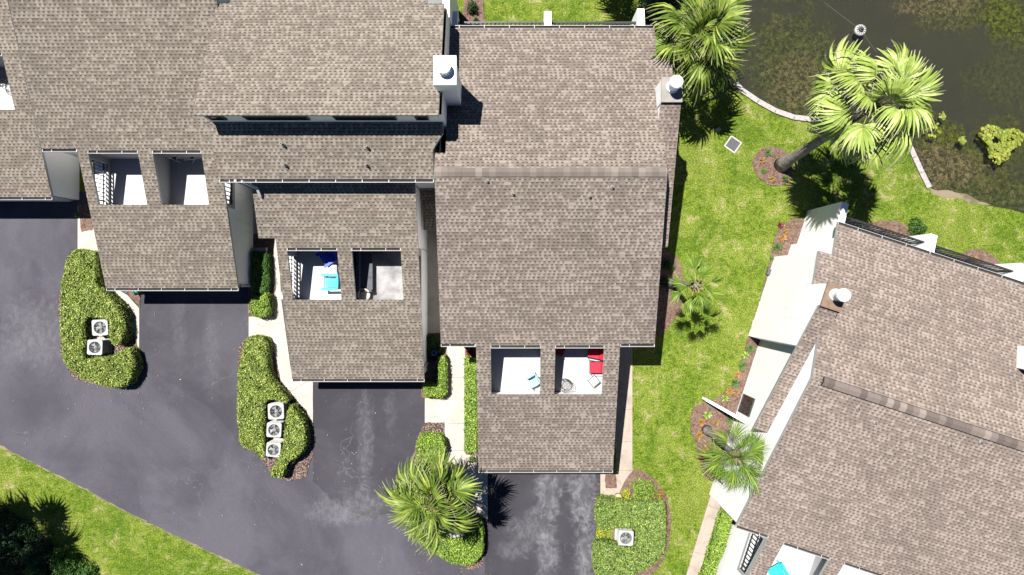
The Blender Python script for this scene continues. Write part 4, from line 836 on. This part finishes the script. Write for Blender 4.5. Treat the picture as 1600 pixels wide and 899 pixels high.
# ---------------------------------------------------------------- air conditioners
def ac(px, py, rot, s, label, h=.8, blades=5):
    x0, y0 = gp(px, py, h / U); root = empty('air_conditioner', (x0, y0, 0)); tag(root, label, 'air conditioner', 'air conditioners on the planted islands'); T = rotT(x0, y0, math.radians(rot)); w_ = s / 2
    m_ = MB(T); r_ = .1
    rp = [(sx * (w_ - r_) + r_ * math.cos(a_), sy * (w_ - r_) + r_ * math.sin(a_)) for (sx, sy, b0) in ((1, 1, 0), (-1, 1, 90), (-1, -1, 180), (1, -1, 270)) for a_ in [math.radians(b0 + t) for t in (0, 22, 45, 68, 90)]]
    ring = [(w_ * .78 * math.cos(t * math.pi / 16), w_ * .78 * math.sin(t * math.pi / 16)) for t in range(32)]
    m_.slab(rp, h, h - .05, [ring]); m_.slab([(x * .96, y * .96) for x, y in rp], h - .05, .05, [[(x * 1.02, y * 1.02) for x, y in ring]])
    m_.build('housing', M['acwhite'], root)
    m_ = MB(T)
    for k in range(14):
        z = .1 + k * .045; m_.slab([(x * .985, y * .985) for x, y in rp], z + .012, z, [[(x * .93, y * .93) for x, y in rp]])
    m_.build('louvres', M['acwhite'], root)
    m_ = MB(T); m_.lathe(0, 0, [(w_ * .79, .3), (w_ * .79, .31)], 24); m_.build('coil_floor', M['acdark'], root)
    m_ = MB(T); m_.lathe(0, 0, [(.085, h - .2), (.085, h - .06), (.07, h - .05)], 16)
    for k in range(blades):
        a_ = k * 2 * math.pi / blades + rot; b_ = a_ + .62; r1 = w_ * .72
        m_.add([(.07 * math.cos(a_), .07 * math.sin(a_), h - .16), (r1 * math.cos(a_ - .1), r1 * math.sin(a_ - .1), h - .17), (r1 * math.cos(b_), r1 * math.sin(b_), h - .1), (.07 * math.cos(b_), .07 * math.sin(b_), h - .1)], [(0, 1, 2, 3)])
    m_.build('fan', M['acblade'], root)
    m_ = MB(T)
    for rr_ in (.25, .45, .62, .77):
        R0 = w_ * rr_; m_.tube([(R0 * math.cos(t * math.pi / 16), R0 * math.sin(t * math.pi / 16), h + .015) for t in range(33)], .0045, 4, cap=False)
    for k in range(8): a_ = k * math.pi / 4; m_.bar((0, 0, h + .02), (w_ * .8 * math.cos(a_), w_ * .8 * math.sin(a_), h + .005), .008, .008)
    m_.build('guard', M['acwhite'], root)
    m_ = MB(T); m_.box(-w_ - .08, w_ + .08, -w_ - .08, w_ + .08, .03, .09); m_.build('pad', M['concrete'], root)
ac(156, 512, 3, .84, 'upper air conditioner of the far left island, inside the curled hedge', blades=5)
ac(148, 543, -2, .80, 'lower air conditioner of the far left island, inside the curled hedge', blades=3)
ac(431, 643, 2, .84, 'topmost of the three air conditioners in a row, dark fan opening', blades=3)
ac(428, 672, -3, .78, 'middle one of the three air conditioners in a row', blades=4)
ac(427, 703, -5, .76, 'lowest of the three air conditioners in a row', blades=4)
ac(712, 828, 12, .78, 'lone air conditioner half hidden under the big palm', blades=4)
ac(978, 841, -3, .80, 'air conditioner in the wide low hedge beside the rightmost driveway', blades=3)
# pipe screens and landscape pieces beside them
def panel(p0, p1, z0, z1, name, mat, label, cat, th=.05):
    m_ = MB(); (a0, b0), (a1, b1) = gp(*p0), gp(*p1); m_.bar((a0, b0, (z0 + z1) / 2), (a1, b1, (z0 + z1) / 2), th, z1 - z0); return tag(m_.build(name, M[mat]), label, cat)
# hose reel, hose, pots
x0, y0 = gp(213, 455, 12); hr_ = empty('hose_reel', (x0, y0, 0)); tag(hr_, 'green hose reel by the corner of the first garage', 'hose reel')
m_ = MB(rotT(x0, y0, .3)); m_.tube([(-.13, 0, .3), (.13, 0, .3)], .11, 14); m_.tube([(-.16, 0, .3), (-.13, 0, .3)], .2, 16); m_.tube([(.13, 0, .3), (.16, 0, .3)], .2, 16); m_.build('drum', M['green'], hr_)
m_ = MB(rotT(x0, y0, .3))
for sx in (-.18, .18): m_.bar((sx, -.18, 0), (sx, 0, .32), .03, .03); m_.bar((sx, .18, 0), (sx, 0, .32), .03, .03)
m_.build('stand', M['green'], hr_)
x0, y0 = gp(678, 552, 18); m_ = MB()
for k in range(4): m_.tube([(x0 + (.1 + .012 * k) * math.cos(t * .4), y0 + (.1 + .012 * k) * math.sin(t * .4), .55 + .02 * k) for t in range(17)], .014, 5, cap=False)
tag(m_.build('garden_hose', M['bluehose']), 'coiled blue garden hose hanging in the shade beside the second garage', 'hose')
def pot(px, py, r, label, plant=None):
    x0, y0 = gp(px, py, 10); root = empty('plant_pot', (x0, y0, .03)); tag(root, label, 'pot')
    m_ = MB(); m_.lathe(x0, y0, [(r * .6, .03), (r * .95, .3), (r, .36), (r * .88, .36), (r * .85, .31)], 20); m_.build('pot', M['terracotta'], root)
    m_ = MB(); m_.lathe(x0, y0, [(r * .84, .30), (r * .6, .325), (.01, .33)], 18); m_.build('soil', M['cardboard'], root)
pot(966, 777, .22, 'dark round pot with tan soil at the corner of the wide low hedge')
bush(979, 773, 7, .5, 'yelleaf', 'yellow green potted plant beside the dark round pot', cat='plant')
m_ = MB(); q = [gp(x, y) for x, y in ((982, 790), (990, 782), (996, 788))]; 
for i, (x, y) in enumerate(q):
    m_ = MB(); r0 = .12; m_.lathe(x, y, [(r0 * .6, .03), (r0, .09), (r0 * .8, .15), (r0 * .3, .18)], 9); tag(m_.build('rock', M['stonewood']), ['small pale rock left of the bright green mounded shrub, lowest of three', 'small pale rock left of the bright green mounded shrub, topmost of three', 'small pale rock touching the bright green mounded shrub, right of its two neighbours'][i], 'rock', 'small rocks by the wide low hedge')
# dark fabric/edging board on island two
m_ = MB(); a0, b0 = gp(437, 742), gp(466, 714); m_.bar((*a0, .22), (*b0, .22), .16, .4); tag(m_.build('planter_box', M['acdark']), 'narrow dark box at the lower tip of the three unit island', 'box')
# pale roller by path
m_ = MB(); a0, b0 = gp(394, 391, 8), gp(417, 390, 8); m_.bar((*a0, .3), (*b0, .3), .2, .25); tag(m_.build('planter_edge', M['stonewood']), 'weathered low block across the top of the shaded shrub strip', 'block')

# ---------------------------------------------------------------- deck furniture (deck top at 72 layout units)
DZ = 72 * U + .004
def place(px, py, rot, dz=.35): x0, y0 = gp(px, py, 72 + dz / U); return x0, y0, rotT(x0, y0, math.radians(rot), DZ)
def thing(name, x0, y0, label, cat, group=None): return tag(empty(name, (x0, y0, DZ)), label, cat, group)
def adirondack(px, py, rot, mat, label):
    """faces local +x"""
    x0, y0, T = place(px, py, rot); r = thing('adirondack_chair', x0, y0, label, 'chair', 'painted slatted chairs on the decks')
    m_ = MB(T)
    for k in range(7): m_.bar((.28 - k * .085, -.26, .36 - k * .022), (.28 - k * .085, .26, .36 - k * .022), .075, .02)
    m_.build('seat', M[mat], r)
    m_ = MB(T)
    for k in range(6):
        y = -.225 + k * .09; L = .72 - abs(k - 2.5) * .05; m_.bar((-.25, y * .9, .24), (-.25 - L * .42, y * 1.15, .24 + L * .95), .078, .02, up=(1, 0, 0))
    m_.bar((-.34, -.28, .45), (-.34, .28, .45), .05, .03); m_.bar((-.47, -.3, .75), (-.47, .3, .75), .05, .03); m_.build('backrest', M[mat], r)
    for s_ in (-1, 1):
        m_ = MB(T); m_.bar((-.42, s_ * .36, .56), (.38, s_ * .36, .6), .13, .022); m_.build('armrest', M[mat], r)
        m_ = MB(T); m_.bar((.3, s_ * .32, 0), (.3, s_ * .32, .59), .09, .03); m_.build('leg', M[mat], r)
        m_ = MB(T); m_.bar((.3, s_ * .29, .34), (-.62, s_ * .29, .03), .03, .11); m_.build('leg', M[mat], r)
adirondack(516, 441, 180, 'turq', 'turquoise slatted chair in sunlight on the second garage deck')
adirondack(512, 402, 215, 'navyblue', 'deep blue slatted chair in the shade of the second garage deck')
adirondack(1214, 893, 120, 'aqua', 'aqua slatted chair on the deck of the turned townhouse')
def side_table(px, py, s, mat, label, h=.45, rot=0, legs='white'):
    x0, y0, T = place(px, py, rot, h); r = thing('side_table', x0, y0, label, 'table'); m_ = MB(T)
    for k in range(6): m_.box(-s / 2 + k * s / 6 + .006, -s / 2 + (k + 1) * s / 6 - .006, -s / 2, s / 2, h - .02, h)
    m_.build('tabletop', M[mat], r)
    for sx in (-1, 1):
        for sy in (-1, 1): m_ = MB(T); m_.bar((sx * (s / 2 - .04), sy * (s / 2 - .04), 0), (sx * (s / 2 - .04), sy * (s / 2 - .04), h - .02), .04, .04); m_.build('leg', M[mat], r)
side_table(519, 421, .42, 'whitemetal', 'small white slatted table between the two blue chairs')
# sofa, rug, wicker armchair, bench on unit B second bay
x0, y0, T = place(571, 423, 0, .3); so = thing('sofa', x0, y0, 'long dark grey outdoor sofa in the shade of the partition', 'sofa')
m_ = MB(T); m_.box(-.32, .36, -1.0, 1.0, .08, .3); m_.build('base', M['greyfab'], so)
for k in range(3): m_ = MB(T); m_.box(-.2, .38, -.98 + k * .66, -.34 + k * .66, .3, .44); m_.build('seat_cushion', M['greyfab'], so)
for k in range(3): m_ = MB(T); m_.box(-.36, -.2, -.98 + k * .66, -.34 + k * .66, .3, .78); m_.build('back_cushion', M['greyfab'], so)
for s_ in (-1, 1): m_ = MB(T); m_.box(-.36, .36, s_ * 1.0 - .06, s_ * 1.0 + .06, .05, .58); m_.build('armrest', M['greyfab'], so)
x0, y0, T = place(607, 428, 0, .01); m_ = MB(T); m_.box(-.95, .8, -1.35, 1.25, 0, .012); tag(m_.build('rug', M['rug']), 'pale grey cloudy rug covering the right hand deck bay of the second garage', 'rug')
x0, y0, T = place(570, 461, -40, .3); ar = thing('armchair', x0, y0, 'pale wicker tub armchair in the corner beside the grey sofa', 'chair')
m_ = MB(T); m_.lathe(0, 0, [(.22, .05), (.27, .2), (.28, .34), (.2, .38)], 16); m_.build('seat', M['wicker'], ar)
m_ = MB(T); pts = [(.3 * math.cos(math.radians(t)), .3 * math.sin(math.radians(t))) for t in range(70, 291, 20)]
for (a0, b0), (a1, b1) in zip(pts[:-1], pts[1:]): m_.bar((a0, b0, .38), (a1, b1, .38), .07, .5)
m_.build('backrest', M['wicker'], ar)
x0, y0, T = place(583, 391, 0, .3); bn = thing('bench', x0, y0, 'dark grey bench against the house wall above the grey sofa', 'bench')
m_ = MB(T); m_.box(-.5, .5, -.2, .2, .3, .42); m_.build('seat', M['greyfab'], bn); m_ = MB(T); m_.box(-.5, .5, .16, .24, .42, .8); m_.build('backrest', M['greyfab'], bn)
for sx in (-.44, .44):
    for sy in (-.15, .15): m_ = MB(T); m_.bar((sx, sy, 0), (sx, sy, .3), .04, .04); m_.build('leg', M['black'], bn)
# unit C: pale plastic chair
x0, y0, T = place(834, 596, -60, .4); pc = thing('plastic_chair', x0, y0, 'pale blue moulded plastic chair on the left deck bay of the middle townhouse', 'chair')
m_ = MB(T); m_.slab([(.24, -.22), (.27, 0), (.24, .22), (-.2, .19), (-.2, -.19)], lambda x, y: .43 + .05 * x, .40); m_.build('seat', M['palecyan'], pc)
m_ = MB(T)
for k in range(5): y = -.16 + k * .08; m_.bar((-.2, y, .42), (-.34, y * 1.15, .86), .06, .015, up=(1, 0, 0))
m_.bar((-.34, -.22, .86), (-.34, .22, .86), .05, .03); m_.bar((-.24, -.22, .5), (-.24, .22, .5), .06, .02); m_.build('backrest', M['palecyan'], pc)
for s_ in (-1, 1):
    m_ = MB(T); m_.bar((.24, s_ * .27, .63), (-.3, s_ * .25, .68), .06, .025); m_.build('armrest', M['palecyan'], pc)
    m_ = MB(T); m_.bar((.26, s_ * .28, 0), (.22, s_ * .26, .63), .05, .04); m_.build('leg', M['palecyan'], pc)
    m_ = MB(T); m_.bar((-.34, s_ * .26, 0), (-.24, s_ * .22, .45), .05, .04); m_.build('leg', M['palecyan'], pc)
def club(px, py, rot, label, fab='red'):
    x0, y0, T = place(px, py, rot, .4); r = thing('cushioned_chair', x0, y0, label, 'chair', 'metal chairs with red cushions')
    m_ = MB(T); m_.box(-.25, .3, -.27, .27, .36, .48); m_.build('seat_cushion', M[fab], r)
    m_ = MB(T); m_.bar((-.27, 0, .47), (-.45, 0, .98), .5, .1, up=(1, 0, 0)) if False else m_.add([(-.22, -.26, .48), (-.22, .26, .48), (-.40, .26, .98), (-.40, -.26, .98), (-.32, -.26, .46), (-.32, .26, .46), (-.5, .26, .95), (-.5, -.26, .95)], [(0, 1, 2, 3), (7, 6, 5, 4), (0, 4, 5, 1), (1, 5, 6, 2), (2, 6, 7, 3), (3, 7, 4, 0)]); m_.build('back_cushion', M[fab], r)
    m_ = MB(T)
    for s_ in (-1, 1):
        m_.tube([(.3, s_ * .31, 0), (.3, s_ * .31, .6), (-.3, s_ * .31, .62), (-.53, s_ * .29, .99)], .018, 6); m_.tube([(-.38, s_ * .31, 0), (-.34, s_ * .31, .6)], .018, 6)
    m_.tube([(-.53, -.29, .99), (-.53, .29, .99)], .018, 6); m_.tube([(.3, -.31, .36), (.3, .31, .36)], .018, 6); m_.tube([(-.36, -.31, .36), (-.36, .31, .36)], .018, 6)
    m_.build('frame', M['black'], r); return r
club(931, 574, 180, 'red cushioned chair in full sun on the right deck bay of the middle townhouse')
club(929, 551, 168, 'red cushioned chair with dark mesh back in the shaded corner by the sunlit one')
club(873, 545, -20, 'red cushioned chair in the dark upper left corner of the right deck bay')
def wirechair(px, py, rot, label, mat='black'):
    x0, y0, T = place(px, py, rot, .4); r = thing('metal_chair', x0, y0, label, 'chair')
    m_ = MB(T)
    for k in range(9): y = -.22 + k * .055; m_.tube([(.24, y, .42), (-.22, y, .42)], .007, 4)
    m_.tube([(.25 * math.cos(t * .393) + .0, .25 * math.sin(t * .393), .42) for t in range(17)], .014, 5, cap=False); m_.build('seat', M[mat], r)
    m_ = MB(T)
    for k in range(9): a_ = math.radians(105 + k * 18.75); m_.tube([(.24 * math.cos(a_), .24 * math.sin(a_), .42), (.33 * math.cos(a_), .33 * math.sin(a_), .82)], .008, 4)
    m_.tube([(.33 * math.cos(math.radians(t)), .33 * math.sin(math.radians(t)), .82 - (.2 if t < 90 or t > 270 else 0)) for t in range(50, 311, 20)], .014, 5); m_.tube([(.29 * math.cos(math.radians(t)), .29 * math.sin(math.radians(t)), .62) for t in range(60, 301, 20)], .01, 5); m_.build('backrest', M[mat], r)
    for a_ in (45, 135, 225, 315): m_ = MB(T); m_.tube([(.2 * math.cos(math.radians(a_)), .2 * math.sin(math.radians(a_)), .42), (.3 * math.cos(math.radians(a_)), .3 * math.sin(math.radians(a_)), 0)], .014, 5); m_.build('leg', M[mat], r)
wirechair(883, 601, 160, 'black wire tub chair at the edge of the deck shadow')
x0, y0, T = place(928, 596, 40, .4); wt = thing('wire_table', x0, y0, 'small square pale table with thin black frame beside the red chairs', 'table')
m_ = MB(T); m_.box(-.2, .2, -.2, .2, .4, .41); m_.build('tabletop', M['trim'], wt)
m_ = MB(T)
for a_, b_ in (((-.22, -.22), (.22, -.22)), ((.22, -.22), (.22, .22)), ((.22, .22), (-.22, .22)), ((-.22, .22), (-.22, -.22))): m_.tube([(*a_, .405), (*b_, .405)], .013, 5); m_.tube([(*a_, .405), (*a_, 0)], .011, 5)
m_.build('frame', M['black'], wt)
# folded metal furniture on unit A's deck
for i, (px, py, rt, lb) in enumerate([(272, 243, -25, 'light metal folding chair leaning nearest the grey partition'), (297, 244, 30, 'light metal folding chair in the middle of the first garage deck'), (306, 238, 75, 'light metal folding chair furthest right on the first garage deck')]):
    x0, y0, T = place(px, py, rt, .4); r = thing('folding_chair', x0, y0, lb, 'chair', 'pale folding chairs on the first garage deck')
    m_ = MB(T)
    for s_ in (-.2, .2): m_.tube([(.24, s_, 0), (-.2, s_, .8)], .016, 5); m_.tube([(-.2, s_, 0), (.2, s_, .42)], .016, 5)
    m_.tube([(-.2, -.2, .8), (-.2, .2, .8)], .016, 5); m_.tube([(.2, -.2, .42), (.2, .2, .42)], .016, 5); m_.build('frame', M['whitemetal'], r)
    m_ = MB(T); m_.box(-.02, .2, -.19, .19, .4, .42); m_.build('seat', M['greyfab'], r)
wirechair(3, 128, 20, 'black metal chair on the sunlit deck at the left edge of the photo')

# dry leaves and grit dropped on the paving and beds
lt = []; nr = []
for (x0_, y0_, x1_, y1_, n_) in [(372, 690, 500, 790, 60), (640, 800, 770, 899, 70), (930, 735, 1050, 800, 60), (1080, 640, 1180, 760, 160), (90, 590, 240, 640, 40), (664, 600, 760, 740, 60), (389, 500, 490, 680, 40), (0, 690, 400, 899, 60), (218, 480, 389, 640, 24), (490, 620, 664, 800, 40), (1160, 350, 1250, 640, 200), (1176, 230, 1238, 290, 60), (1040, 620, 1110, 899, 60)]:
    xs_ = rng.uniform(x0_, x1_, n_); ys_ = rng.uniform(y0_, y1_, n_)
    lt.append(np.stack([(xs_ - 800) * U, -(ys_ - 449.5) * U, np.full(n_, .055)], 1)); nr.append(np.tile([0, 0, 1.0], (n_, 1)))
M['litter'] = leaf('dry_leaf', [(.10, .06, .03), (.28, .19, .10), (.42, .34, .22)], .8, .05)
tag(leaves_mesh('leaf_litter', np.vstack(lt), np.vstack(nr), .07, [M['litter']], None, None, .5, .25), 'scattered dry leaves on the paving and mulch', 'fallen leaves', kind='stuff')
